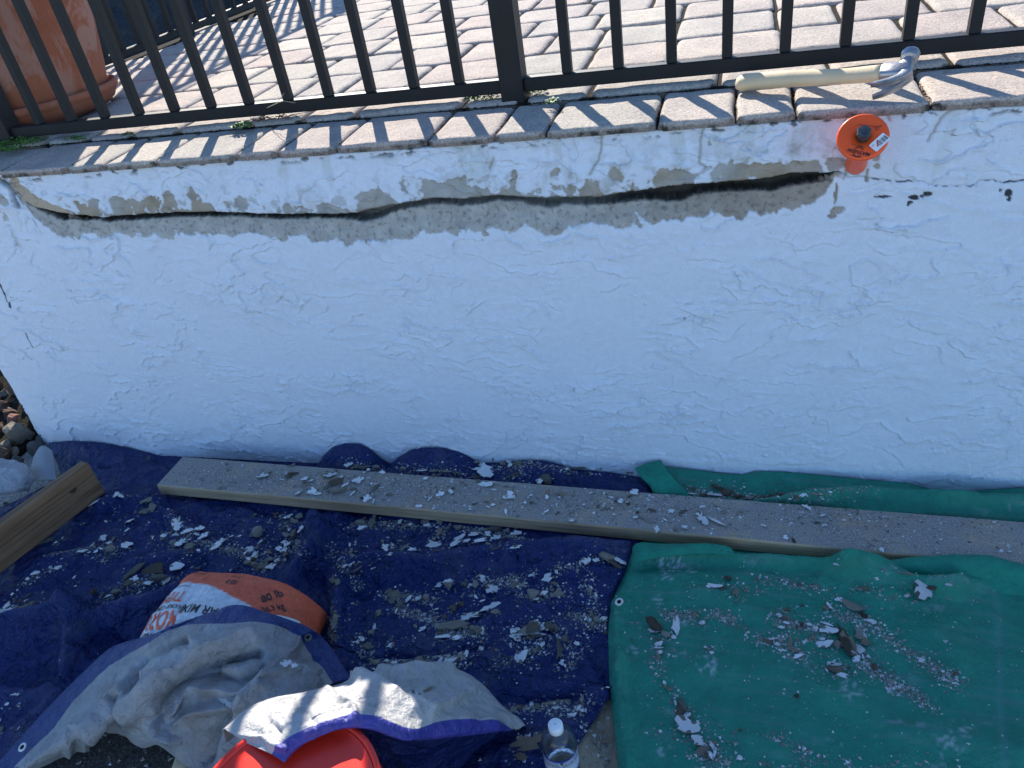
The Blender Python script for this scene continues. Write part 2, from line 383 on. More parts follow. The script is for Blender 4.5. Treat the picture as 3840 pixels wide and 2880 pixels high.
LX = np.concatenate([[-3.2, -1.7], LX, [1.6, 2.2, 3.4]]); LZ = np.concatenate([[-.085, -.085], LZ, [-.21, -.2, -.22]])
def lipz(s):
    z = np.interp(s, LX, LZ)
    return z + .0018 * fbm(s * 40, s * 0, 3) + .0035 * ss(s, .8, .86) * fbm(s * 55, s * 0, 8, 3)
S_ARC, R_ARC = -1.56, .22
def path(s):
    a = np.clip((S_ARC - s) / R_ARC, 0, math.radians(74))
    x = np.where(s > S_ARC, s, S_ARC - R_ARC * np.sin(a)); y = np.where(s > S_ARC, YW, YW + R_ARC * (1 - np.cos(a)))
    ex = np.maximum(0, (S_ARC - R_ARC * math.radians(74)) - s); a2 = math.radians(74)
    x = x - ex * math.cos(a2); y = y + ex * math.sin(a2)
    return x, y, -np.sin(a), -np.cos(a)          # outward normal
def toX(px, py): p = atY(px, py, YW); return (p.x, p.z)
def trowel(x, z, seed=0):
    wx = x + .018 * fbm(x * 16, z * 16, seed + 1, 3); wz = z + .018 * fbm(x * 16 + 9, z * 16, seed + 2, 3)
    h = 0
    for k, (ang, fx, fz, kk, amp) in enumerate([(.12, 3.0, 7.0, 3.0, 1.1), (-.35, 5.0, 10, 2.5, .9), (.6, 8, 15, 2.2, .5), (-.05, 2.2, 12, 2.5, .7)]):
        u = wx * math.cos(ang) + wz * math.sin(ang); v = -wx * math.sin(ang) + wz * math.cos(ang)
        n = fbm(u * fx, v * fz, seed + 20 + k, 3) * kk + .07 * fbm(x * 90, z * 90, seed + 31, 2)
        saw = n - np.floor(n)
        gate = ss(fbm(x * 4.5 + k * 5, z * 6, seed + 40 + k, 2), -.05, .32)
        h = h + amp * gate * (np.exp(-saw * 5.0) - .5 * np.exp(-(1 - saw) * 9))
    return h
BLOB = []   # peeled patches (x, z, rx, rz, strength), placed where the plaster has come off
def blob(px, py, w, h, st=.9):
    a = toX(px, py); sc_ = 1.0 / F_PX * (Vector((a[0], YW, a[1])) - CC).dot(CW); BLOB.append((a[0], a[1], w * sc_ * .5, h * sc_ * .55, st))
for (f, x, y, w, h, st) in [(c2, 680, 1200, 330, 150, 1.1), (c2, 240, 1255, 200, 120, 1), (c2, 880, 1200, 140, 150, .8), (c2, 1400, 1090, 150, 80, .7), (c2, 1600, 1180, 110, 180, .8), (c2, 1480, 1170, 160, 140, .7), (c2, 1120, 1110, 80, 90, .7), (c2, 1760, 1110, 90, 100, .7), (c2, 2150, 1110, 200, 120, .8), (c2, 420, 1160, 120, 80, .6),
                            (c1, 520, 1300, 110, 90, .8), (c1, 620, 1330, 90, 110, 1), (c1, 780, 1300, 170, 110, 1), (c1, 880, 1320, 70, 110, 1), (c1, 980, 1270, 170, 90, .8), (c1, 1250, 1260, 150, 150, 1), (c1, 1080, 1260, 100, 90, .7), (c1, 1330, 1320, 120, 80, .8), (c1, 1570, 1280, 180, 120, .9), (c1, 1450, 1300, 90, 90, .9), (c1, 1850, 1300, 90, 60, .6), (c1, 2120, 1330, 150, 60, .8),
                            (c3, 260, 1070, 160, 90, .7), (c3, 500, 1080, 330, 80, .8), (c3, 820, 1060, 260, 80, .8), (c3, 1010, 1030, 160, 90, .9), (c3, 1260, 1010, 90, 100, 1), (c3, 1270, 1060, 90, 60, 1), (c3, 1150, 1040, 160, 60, 1), (c3, 1210, 1110, 40, 130, .95), (c3, 780, 760, 180, 60, .9), (c3, 200, 900, 60, 160, .4),
                            (c3, 1013, 1240, 34, 160, 1.1), (c3, 1020, 1340, 150, 70, 1.05), (c3, 980, 1375, 80, 50, 1)]:
    blob(*f(x, y), w * K1, h * K1, st)
LOWB = []
_sv = BLOB; BLOB = LOWB
for (f, x, y, w, h, st) in [(c3, 400, 1215, 900, 90, 1), (c3, 800, 1250, 320, 130, 1), (c3, 690, 1290, 130, 120, .9), (c3, 870, 1200, 260, 70, 1), (c3, 100, 1280, 260, 90, 1), (c3, 1010, 1240, 26, 160, 1.2), (c3, 1020, 1340, 120, 60, 1.1), (c3, 985, 1378, 70, 40, 1.1), (c3, 1210, 1120, 40, 120, 1), (c3, 350, 1310, 40, 60, .8),
                            (c2, 150, 1500, 260, 90, 1), (c2, 860, 1400, 160, 130, 1), (c2, 1250, 1370, 500, 90, 1), (c1, 1480, 1480, 200, 110, 1), (c1, 300, 1390, 260, 90, .9), (c1, 60, 1440, 120, 500, .9), (c1, 20, 1240, 130, 200, .9)]:
    blob(*f(x, y), w * K1, h * K1, st)
BLOB = _sv
def blobs(x, z, L):
    m = np.zeros(x.shape)
    for bx, bz, rx, rz, st in L:
        d = ((x - bx) / rx) ** 2 + ((z - bz) / rz) ** 2; m = np.maximum(m, st * np.exp(-d * .9))
    return m
CRK = [[c2(1680, 850), c2(1675, 960), c2(1660, 1020), c2(1600, 1110)], [c3(175, 790), c3(150, 880), c3(140, 1040), c3(180, 1060)], [c3(1085, 1075), c3(1062, 1140)], [c3(1330, 700), c3(1358, 770)],
       [c2(990, 1010), c2(965, 1075)], [c3(1790, 655), c3(1680, 760), c3(1600, 900)]]
CRK = [[toX(*p) for p in l] for l in CRK]
WHITE = np.array([.70, .765, .85])
def wallcol(x, z, peel, low):
    n1 = fbm(x * 25, z * 30, 77, 4)[..., None]; n2 = fbm(x * 8, z * 8, 78, 3)[..., None]; n3 = fbm(x * 110, z * 110, 79, 2)[..., None]
    tan = np.array([.37, .315, .235]); grey = np.array([.40, .405, .385]); dk = np.array([.17, .15, .12])
    if low: mort = grey * (1 + .35 * n1) + np.array([.02, .01, 0]) + .16 * np.clip(n3 - .25, 0, 1)
    else:
        mort = tan * (1 + .3 * n1); w = np.clip(.5 + 1.6 * n2, 0, 1); mort = mort * (1 - w) + grey * (1 + .3 * n1) * w
        w = np.clip(1.6 * n1 - .5, 0, .8); mort = mort * (1 - w) + dk * w
    w = peel[..., None]; white = WHITE * (1 + .02 * n2)
    return np.clip(white * (1 - w) + mort * w, .01, .95)
def build_wall():
    root = empty('retaining_wall', (0, YW, -.99), 'cracked white stucco retaining wall below the paved terrace', 'wall')
    # ---- upper band
    s = np.concatenate([np.linspace(-2.6, -1.75, 60)[:-1], np.arange(-1.75, 1.62, .0023), np.linspace(1.63, 3.2, 60)])
    NT = 74; t = np.linspace(0, 1, NT)
    S, T = np.meshgrid(s, t); lz = lipz(S); ztop = -.0765
    Zz = ztop + (lz - ztop) * T
    x, y, nx, ny = path(S)
    amp = ss(S, -1.3, -1.1) * (1 - ss(S, .78, .9))
    dl = Zz - lz
    jag = fbm(S * 22, Zz * 22, 60, 4) + .35 * fbm(S * 70, Zz * 70, 61, 3)
    pk = .68 * amp * np.exp(-dl / .040) * (.6 + .7 * fbm(S * 3, Zz * 0, 62, 2)) + .50 * blobs(S, Zz, BLOB) + .42 * jag
    wedge = ss(-(seg_dist(S, Zz, [toX(*c1(110, 1190)), toX(*c1(200, 1270)), toX(*c1(310, 1330)), toX(*c1(400, 1362))]) - .024 + .012 * jag), 0, .004)
    peel = np.maximum(ss(pk, .40, .43), wedge)
    peel = np.maximum(peel, ss(-(Zz - ztop + .004) , -.004, -.001) * 0)
    top = ss((Zz - ztop + .006 + .006 * jag), 0, .002); 
    d = .0050 * trowel(S, Zz, 3) + .0025 * fbm(S * 7, Zz * 9, 4, 3)
    d = d + .006 * amp * ss(T, .2, .8) - .006 * ss(T, .95, 1) ** 2 * np.maximum(amp, .15)
    d = d - peel * (.0030 + .002 * fbm(S * 60, Zz * 60, 63, 3)) 
    cr = np.zeros(S.shape)
    for l in CRK: cr = np.maximum(cr, np.exp(-(seg_dist(S + .003 * fbm(S * 60, Zz * 60, 5), Zz, l) / .0022) ** 2))
    d = d - .005 * cr
    col = wallcol(S, Zz, peel, False)
    tanw = np.array([.47, .385, .285]); w = wedge[..., None]; col = col * (1 - w) + tanw * (1 + .1 * jag[..., None]) * w
    st = np.exp(-np.maximum(0, peel * 0 + (.42 - pk)) / .05) * (1 - peel) * .22 * amp       # yellowed paint at torn edges
    col = col * (1 - st[..., None] * np.array([.35, .42, .7]))
    col = col * (1 - .5 * cr[..., None] * np.array([.7, .8, 1.0]))
    sn = ss(fbm(S * 14, Zz * 20, 67, 6) + .4 * fbm(S * 60, Zz * 80, 68, 3), -.02, .40) * amp * np.exp(-dl / .060) * (.35 + .65 * ss(S, -.5, .2)) * (1 - peel) * .85
    col = col * (1 - sn[..., None]) + np.array([.36, .36, .31]) * sn[..., None]
    s2 = ss(fbm(S * 30, Zz * 36, 69, 5), .14, .30) * amp * np.exp(-dl / .05) * (1 - peel) * .8; col = col * (1 - s2[..., None]) + np.array([.27, .25, .20]) * s2[..., None]; d = d - .0012 * s2
    vs_ = ss(fbm(S * 26, Zz * 5, 65, 3), .18, .42) * ss(S, -.9, -.2) * (1 - ss(S, .9, 1.1)) * .20; col = col * (1 - vs_[..., None] * np.array([.6, .6, .8]))
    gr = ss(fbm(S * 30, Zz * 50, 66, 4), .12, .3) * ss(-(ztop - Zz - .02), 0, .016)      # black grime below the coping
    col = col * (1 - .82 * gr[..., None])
    Pm = np.stack([x + nx * d, y + ny * d, Zz], -1)
    und = []                                                       # underside turning back into the crack
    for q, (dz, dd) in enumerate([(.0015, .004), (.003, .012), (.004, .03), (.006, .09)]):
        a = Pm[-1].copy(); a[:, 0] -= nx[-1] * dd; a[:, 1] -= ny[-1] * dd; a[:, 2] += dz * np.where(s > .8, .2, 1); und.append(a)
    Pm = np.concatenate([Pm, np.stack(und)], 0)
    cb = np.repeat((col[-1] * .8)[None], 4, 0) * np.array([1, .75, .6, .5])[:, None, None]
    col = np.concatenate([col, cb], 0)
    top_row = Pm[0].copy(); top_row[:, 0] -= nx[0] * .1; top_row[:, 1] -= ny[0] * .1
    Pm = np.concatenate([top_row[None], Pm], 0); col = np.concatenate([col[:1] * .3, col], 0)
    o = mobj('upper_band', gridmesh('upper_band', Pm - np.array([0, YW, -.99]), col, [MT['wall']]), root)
    # ---- lower face
    s = np.concatenate([np.linspace(-2.6, -1.75, 60)[:-1], np.arange(-1.75, 1.62, .0025), np.linspace(1.63, 3.2, 60)])
    NR = 345; wj = np.linspace(0, 1, NR) ** 1.05
    S, Wj = np.meshgrid(s, wj); lz = lipz(S)
    Q = -.010 + (lz + 1.06 + .010) * Wj; Zz = lz - Q
    x, y, nx, ny = path(S)
    amp = ss(S, -1.24, -1.12) * (1 - ss(S, .76, .83))
    gap = amp * (.006 + .007 * ss(fbm(S * 4, S * 0, 70, 2), -.3, .4) + .002 * fbm(S * 40, S * 0, 73, 2)) + .009 * ss(S, .35, .5) * (1 - ss(S, .78, .81)) + (1 - amp) * (.0012 + .003 * np.clip(fbm(S * 18, S * 0, 71, 2), 0, 1))
    led = (.040 + .016 * fbm(S * 5, S * 0, 72, 3)) * amp + .004
    led = led + .02 * np.exp(-((S - .02) / .25) ** 2)
    rec = (.010 * ss(S, -1.2, -.3) * (1 - ss(S, .5, .8)) + .004) * amp
    gap = gap + (rec + .008) * .40 * amp
    gap = gap + amp * (.0022 * fbm(S * 60, S * 0, 74, 3) + .0030 * fbm(S * 24, S * 0, 75, 2)) + amp * .006 * ss(fbm(S * 7, S * 0, 76, 2), .1, .3)
    jag = fbm(S * 20, Zz * 20, 80, 4) + .35 * fbm(S * 65, Zz * 65, 81, 3)
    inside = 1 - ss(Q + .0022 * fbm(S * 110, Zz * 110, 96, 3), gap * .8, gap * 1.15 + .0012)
    ramp_ = 1 - ss(Q, gap, gap + led * 1.1)
    pk = np.where(amp > .02, ss(-(Q - led - gap - .030 * jag), -.002, .002) * ss(amp, .02, .2), 0) 
    pk = np.maximum(pk, ss(.58 * blobs(S, Zz, LOWB) + .34 * jag, .40, .43) * (1 - ss(Q, .10, .14) * ss(S, -1.3, -1.25)))
    d = .0056 * trowel(S, Zz, 50) + .004 * fbm(S * 3.5, Zz * 4.5, 51, 3)
    rough_low = ss(-(Zz + .88), 0, .08)
    d = d + .0012 * rough_low * trowel(S * 1.7, Zz * 1.7, 90)
    d = d * (1 - .8 * pk) + pk * (.0025 * fbm(S * 70, Zz * 70, 82, 3) + .003 * fbm(S * 22, Zz * 22, 83, 2) - .002)
    d = d - rec * ramp_ - inside * (.034 * np.maximum(amp, .15))
    # broken corner crack at the far left and the jagged tears beside the chisel
    cl = [toX(*c1(0, 1150)), toX(*c1(60, 1185)), toX(*c1(88, 1240)), toX(*c1(118, 1310))]
    cd = seg_dist(S, Zz, cl); d = d - .03 * (1 - ss(cd, .004, .009))
    lump = np.exp(-(((S - toX(*c1(40, 1280))[0]) / .035) ** 2 + ((Zz - toX(*c1(40, 1280))[1]) / .05) ** 2)); d = d + .012 * lump
    d = d + .006 * ss(-(S + 1.22), 0, .02) * (1 - ss(-(Zz + .2), 0, .1)) * fbm(S * 15, Zz * 15, 84, 3)
    hair = [c3(1100, 1150), c3(1240, 1145), c3(1300, 1165), c3(1480, 1172)]
    hz = [toX(*p) for p in [c3(1220, 1275), c3(1320, 1250), c3(1400, 1262)]]
    bl = ss(-(np.abs(Q - .002 - .002 * fbm(S * 50, S * 0, 95, 2)) - .0030 * np.clip(fbm(S * 22, S * 0, 94, 3) + .28, 0, 1)), 0, .0008) * ss(S, .82, .85)
    for (px, py, w, h) in [(1500, 1255, 40, 20), (1590, 1235, 30, 18), (1480, 1290, 20, 14), (2110, 1225, 26, 40), (2060, 1215, 16, 14), (2115, 1270, 14, 16), (2195, 945, 24, 20), (1300, 1255, 60, 8), (1560, 1250, 14, 12), (1470, 1310, 12, 10), (2090, 1160, 40, 12)]:
        a = toX(*c3(px, py)); g_ = np.exp(-(((S - a[0]) / (w * .00032)) ** 2 + ((Zz - a[1]) / (h * .00032)) ** 2)); bl = np.maximum(bl, ss(g_ + .7 * jag * (g_ > .12), .40, .55) * (g_ > .12))
    marks = [[(0, 1070), (15, 1100), (38, 1150)], [(96, 1250), (104, 1272), (122, 1300)]]
    for l in marks:
        bl = np.maximum(bl, ss(-(seg_dist(S, Zz, [toX(*p) for p in l]) - .004 + .006 * jag), 0, .002))
    d = d - .002 * bl
    col = wallcol(S, Zz, pk, True)
    inn = np.clip(inside * 5, 0, 1)[..., None] * ss(amp, 0, .3)[..., None]; gran = (ss(S, -.28, -.1) * (1 - ss(S, .30, .42)))[..., None]; col = col * (1 - (.86 - .42 * gran) * inn)  # crack slot and floor darkened in the colour to stand in for deep shade
    asp = ss(fbm(S * 120, Zz * 120, 88, 2), .22, .4) * pk * (1 - inside); col = col * (1 - .35 * asp[..., None]) + .55 * .35 * asp[..., None]; dsp = ss(fbm(S * 90, Zz * 90, 89, 3), .15, .35) * pk; col = col * (1 - .35 * dsp[..., None])
    cdark = (1 - ss(cd, .004, .010))[..., None]; col = col * (1 - .7 * cdark)
    brown = ss(S, .3, .6) * (1 - ss(S, .8, .9)) * pk; col = col * (1 - .35 * brown[..., None] * np.array([.6, .8, 1.0]))
    col = col * (1 - .93 * bl[..., None])
    hcr = np.zeros(S.shape)
    for l in CRK: hcr = np.maximum(hcr, np.exp(-(seg_dist(S + .003 * fbm(S * 60, Zz * 60, 5), Zz, l) / .0022) ** 2))
    col = col * (1 - .5 * hcr[..., None])
    yel = ss(fbm(S * 6, Zz * 7, 86, 3), .38, .5) * ss(trowel(S, Zz, 50), .8, 1.2)
    col = col * (1 - .16 * yel[..., None] * np.array([.3, .35, .8]))
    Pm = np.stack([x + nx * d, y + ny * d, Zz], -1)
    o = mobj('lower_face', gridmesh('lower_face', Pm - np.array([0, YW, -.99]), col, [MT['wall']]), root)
    # solid core behind the plaster so that the wall stands as a body
    b = MB(); b.box((-1.66, YW + .10, -1.08), (3.2, .6, -.075)); b.box((-1.92, .12, -1.08), (-1.6, 4.6, -.09)); b.box((-1.62, .58, -1.08), (3.2, 4.6, -.09))
    me = b.mesh('core', [MT['chipg']]); me.transform(Matrix.Translation((0, -YW, .99)))
    mobj('core', me, root)
    # dark bedding mortar squeezed out between coping and plaster
    n = 700; xs = np.linspace(-1.5, 1.7, n); rows = []
    for k, (zz, yy) in enumerate([(-.068, -.2), (-.0695, -.222), (-.078, -.226), (-.086, -.2)]):
        rows.append(np.stack([xs, yy + .0035 * fbm(xs * 60, xs * 0 + k, 91, 3) * (k in (1, 2)), zz + .0035 * fbm(xs * 45, xs * 0 + k, 92, 3) * (k == 2)], -1))
    mobj('bedding_mortar', gridmesh('bedding', np.stack(rows) - np.array([0, YW, -.99]), None, [MT['soil']]), root)
    # small stones lying in the open crack
    rk = 0
    for (f, px, py, w) in [(c1, 500, 1382, 60), (c1, 455, 1378, 45), (c1, 560, 1398, 40), (c2, 420, 1332, 30), (c2, 250, 1350, 26), (c2, 1730, 1300, 30), (c3, 915, 1140, 60), (c3, 980, 1135, 90), (c3, 1035, 1115, 55), (c1, 150, 1300, 40), (c1, 1700, 1378, 30), (c2, 900, 1290, 24)]:
        a = atY(*f(px, py), YW + .012); me = rock_mesh(random.randint(0, 5)); oo = mobj('loose_stone', me, root, (a.x, a.y - YW, a.z + .99), (random.random() * 6,) * 3)
        r = w * K1 * .5 * (a - CC).dot(CW) / F_PX; oo.scale = (r * 1.2, r, r * .75)
    return root
ROCKS = {}
def rock_mesh(k, mat='chipg', sub=2):
    key = (k, mat, sub)
    if key in ROCKS: return ROCKS[key]
    import bmesh
    bm = bmesh.new(); bmesh.ops.create_icosphere(bm, subdivisions=sub, radius=1)
    r = random.Random(k * 31 + 5); cuts = [Vector((r.gauss(0, 1), r.gauss(0, 1), r.gauss(0, 1))).normalized() for _ in range(12)]; off = [r.uniform(.42, .78) for _ in cuts]
    for v in bm.verts:
        for c, f in zip(cuts, off):
            dd = v.co.dot(c) - f
            if dd > 0: v.co -= c * dd
        v.co *= 1 + r.uniform(-.07, .07)
    me = bpy.data.meshes.new('rock'); bm.to_mesh(me); bm.free(); me.materials.append(MT[mat]); ROCKS[key] = me; return me
build_wall()

# ================================================================== PATIO
def patz(y): return -.0415 + .034 * y
def paver_mesh(L, Wd, H, seed, r=.017, front=False):
    def axis(n, L):
        a = np.array([0, .2, .45, .8, 1.0]) * r; mid = np.linspace(r, L - r, n); return np.concatenate([a[:-1], mid, (L - a[:-1])[::-1]])
    ax = axis(7, L); ay = axis(5, Wd); X, Y = np.meshgrid(ax, ay)
    ex = np.minimum(X, L - X); ey = np.minimum(Y, Wd - Y)
    if front: ey = np.where(Y < Wd / 2, ey * 1.8, ey)
    fx = np.clip(1 - ex / r, 0, 1); fy = np.clip(1 - ey / r, 0, 1); q = np.clip(np.hypot(fx, fy), 0, 1.15)
    Z = -r * .75 * (1 - np.sqrt(np.clip(1 - np.minimum(q, 1) ** 2, 0, 1))) - .002 * np.clip(q - 1, 0, 1)
    Z = Z + .0030 * fbm(X * 24 + seed, Y * 24, 100 + seed, 3) * (1 - .5 * np.minimum(q, 1))
    cx = np.clip(fx + fy - 1, 0, 1) * r * .55                       # rounded corners
    X = X + np.where(X < L / 2, 1, -1) * cx + .0050 * fbm(Y * 16, X * 3 + seed, 101 + seed, 2) * (fx > 0); Y = Y + np.where(Y < Wd / 2, 1, -1) * cx + .0050 * fbm(X * 16, Y * 3 + seed, 102 + seed, 2) * (fy > 0)
    n, m = X.shape; v = np.stack([X, Y, Z], -1).reshape(-1, 3).tolist()
    f = [(i * m + j, i * m + j + 1, (i + 1) * m + j + 1, (i + 1) * m + j) for i in range(n - 1) for j in range(m - 1)]
    ring = [j for j in range(m)] + [i * m + m - 1 for i in range(1, n)] + [(n - 1) * m + j for j in range(m - 2, -1, -1)] + [i * m for i in range(n - 2, 0, -1)]
    b = len(v); v += [[v[i][0], v[i][1], -H] for i in ring]; k = len(ring)
    f += [(ring[(q + 1) % k], ring[q], b + q, b + (q + 1) % k) for q in range(k)]
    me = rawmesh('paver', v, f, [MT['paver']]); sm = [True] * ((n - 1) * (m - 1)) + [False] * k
    me.polygons.foreach_set('use_smooth', sm); return me
bed = MB(); bed.box((-1.93, -.2, -.09), (3.0, 4.4, -.0695)); me = bed.mesh('patio', [MT['soil']])
n = 60; X, Y = np.meshgrid(np.linspace(-1.94, 3.0, n), np.linspace(-.034, 4.4, n)); 
patio = mobj('patio', gridmesh('patio', np.stack([X, Y, patz(Y) - .010 + 0 * X], -1), None, [MT['soil']])); tag(patio, kind='structure')
PV = {}
def pv(L, seed, Wd=.222, H=.05, **k):
    key = (round(L, 3), seed, Wd, H)
    if key not in PV: PV[key] = paver_mesh(L, Wd, H, seed, **k)
    return PV[key]
slope = math.atan(.034)
rows_y = [-.036, .190, .417, .66, .892, 1.12, 1.35, 1.58, 1.81, 2.04, 2.27, 2.50, 2.73, 2.96, 3.19]
rr = random.Random(3); npv = 0
for k in range(len(rows_y) - 1):
    y0, y1 = rows_y[k], rows_y[k + 1]; x = -1.93 + rr.uniform(-.15, 0) + .0
    while x < 2.2:
        L = rr.choice([.26, .21, .21, .15, .26] if k else [.28, .22, .15])
        pxx, pyy, ww = proj((x + L / 2, (y0 + y1) / 2, patz(y0)))
        a = x + .003; 
        if x > -1.95 and -500 < pxx < W0 + 700 and pyy > -430:
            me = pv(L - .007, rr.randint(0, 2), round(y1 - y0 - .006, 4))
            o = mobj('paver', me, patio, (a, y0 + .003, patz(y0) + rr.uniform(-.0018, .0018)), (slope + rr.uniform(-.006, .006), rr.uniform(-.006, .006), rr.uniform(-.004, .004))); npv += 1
        x += L
DIRT = True
# coping stones along the wall edge
JX = [-1.43, -1.21, -.982, -.867, -.714, -.488, -.378, -.229, -.009, .141, .251, .472, .62, .728, .952, 1.175, 1.29, 1.44, 1.66]
cop = empty('coping', (0, -.25, -.067), 'row of tumbled concrete edge stones capping the white wall', 'coping')
for a, b in zip(JX[:-1], JX[1:]):
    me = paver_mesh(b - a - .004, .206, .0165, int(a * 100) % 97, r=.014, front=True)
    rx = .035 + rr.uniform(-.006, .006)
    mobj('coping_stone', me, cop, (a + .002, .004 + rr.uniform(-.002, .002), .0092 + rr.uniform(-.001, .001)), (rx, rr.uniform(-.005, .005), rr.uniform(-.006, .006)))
b = MB(); b.box((-1.5, .03, -.020), (1.7, .235, -.006)); me = b.mesh('sand_bed', [MT['soil']]); mobj('sand_bed', me, cop)
print('pavers', npv)

# ================================================================== FENCES
SP = .1143
def rail_mesh(L, axis='X'):
    b = MB(); b.box((0, -.0150, -.0295), (L, .0150, 0), .0022); return b.mesh('rail', [MT['metal_black']])
def bar_mesh(h=.93, w=.0108):
    b = MB(); b.box((-w, -w, .0005), (w, w, h), .0012); return b.mesh('baluster', [MT['metal_black']])
def post_mesh(h=1.02, w=.0270, base=-.052):
    b = MB(); b.box((-w, -w, base), (w, w, h), .0022); b.box((-w - .004, -w - .004, h), (w + .004, w + .004, h + .012), .003); return b.mesh('post', [MT['metal_black']])
BAR, POST = bar_mesh(), post_mesh()
def weld(parent, x):
    pass
fence = empty('metal_fence', (0, 0, -.047), 'black metal picket fence running along the wall edge in front of the pavers', 'fence')
def panel(root, x0, x1, bars, z=.047):
    L = x1 - x0
    for zz, nm in ((0, 'bottom_rail'), (.955, 'top_rail')): mobj(nm, rail_mesh(L), root, (x0, 0, z + zz))
    for bx in bars: mobj('baluster', BAR, root, (bx, 0, z))
panel(fence, -1.358, .103, [(i - 11) * SP for i in range(12)])
panel(fence, .157, 1.5965, [.2576 + j * SP for j in range(12)])
panel(fence, -1.843, -1.412, [-1.412 - .115 * (k + 1) + .0 for k in range(3)])
for px in (.13, -1.385, 1.6235): mobj('post', POST, fence, (px, 0, .047))
side = empty('side_fence', (-1.87, 0, -.02), 'black metal side fence running back past the terracotta pot', 'fence')
ang = math.pi / 2
def sidep(y): return (0, y, patz(y) + .020 + .034)
for (ya, yb) in ((.03, 1.55), (1.60, 3.2)):
    L = yb - ya
    for zz, nm in ((0, 'bottom_rail'), (.955, 'top_rail')):
        o = mobj(nm, rail_mesh(L), side, (0, ya, patz(ya) + .058 + zz)); o.rotation_euler = (0, -math.atan(.034), ang)
    for k in range(int(L / .1143)): mobj('baluster', BAR, side, (0, ya + .07 + k * .1143, patz(ya + .07 + k * .1143) + .054))
for y in (.0, 1.575, 3.22): mobj('post', POST, side, (0, y, patz(y) + .045))

# unseen wall added beyond the bank to shade the sheeting behind the side fence
hw = empty('added_shade_wall', (-6.7, 4.4, -.99), 'unseen pale wall added beyond the rock bank to cast shade', 'wall')
b = MB(); b.box((-3.1, 0, 0), (3.35, .2, 2.95), .01); mobj('wall', b.mesh('wall', [simple('pale_render', (.5, .48, .44), .9)]), hw)
# ================================================================== POT AND SAUCER
def mat_terra(name, wash):
    m, nt, b = nodes(name); oc = objcoord(nt)
    n = noise(nt, 5, 6, .6, oc); s = noise(nt, 140, 4, .6, oc)
    r = ramp(nt, n.outputs[0], [(.25, (.22, .075, .042)), (.5, (.32, .115, .065)), (.75, (.40, .155, .088))])
    v = noise(nt, 3.2, 8, .72, mapping(nt, oc, (2, 2, 1.0)), 1.2); vr = ramp(nt, v.outputs[0], [(.54, (0, 0, 0)), (.60, (wash,) * 3)])
    c = mixc(nt, vr.outputs[0], r.outputs[0], (.42, .31, .27))
    d = noise(nt, 6, 7, .75, mapping(nt, oc, (3, 3, 1.2)), .6); dr = ramp(nt, d.outputs[0], [(.66, (0, 0, 0)), (.70, (.8,) * 3)])
    c = mixc(nt, dr.outputs[0], c, (.05, .04, .03))
    nt.links.new(c, b.inputs['Base Color']); b.inputs['Roughness'].default_value = .85; b.inputs['Specular IOR Level'].default_value = .2
    bump(nt, b, [(s.outputs[0], .001), (v.outputs[0], .002)]); return m
MT['terracotta'] = mat_terra('weathered_terracotta', .4); MT['terra2'] = mat_terra('plain_terracotta', .1)
PC = (-1.545, .245)
saucer = empty('pot_saucer', (PC[0], PC[1], patz(PC[1]) + .002), 'wide terracotta saucer with dark soil under the big flower pot', 'saucer')
b = MB(); b.lathe([(.205, 0), (.235, .004), (.262, .02), (.274, .040), (.277, .046), (.283, .050), (.285, .060), (.282, .068), (.272, .069), (.266, .060), (.25, .02), (.2, .012)], 96, cap0=True, cap1=True)
me = b.mesh('saucer_dish', [MT['terra2']], True); mobj('saucer_dish', me, saucer)
rs = np.linspace(.05, .262, 22); th = np.linspace(0, 2 * np.pi, 120); R_, T_ = np.meshgrid(rs, th)
Zs = .026 + .012 * fbm(R_ * 30 * np.cos(T_), R_ * 30 * np.sin(T_), 7, 4) + .012 * np.exp(-((R_ - .21) / .03) ** 2)
o = mobj('soil', gridmesh('soil', np.stack([R_ * np.cos(T_), R_ * np.sin(T_), Zs], -1), None, [MT['soil']]), saucer); tag(o, kind='stuff')
pot = empty('flower_pot', (PC[0], PC[1], patz(PC[1]) + .024), 'large weathered terracotta flower pot with white mineral stains', 'pot')
b = MB(); prof = [(.240, 0), (.249, .012), (.270, .1), (.296, .25), (.318, .40), (.332, .50), (.336, .505), (.354, .51), (.360, .53), (.362, .59), (.354, .60), (.336, .60), (.330, .58), (.326, .5), (.314, .44)]
b.lathe(prof, 96, cap0=True); mobj('pot_body', b.mesh('pot_body', [MT['terracotta']], True), pot)
b = MB(); b.lathe([(.001, .55), (.1, .555), (.322, .545)], 48); mobj('potting_soil', b.mesh('potting_soil', [MT['soil']]), pot)

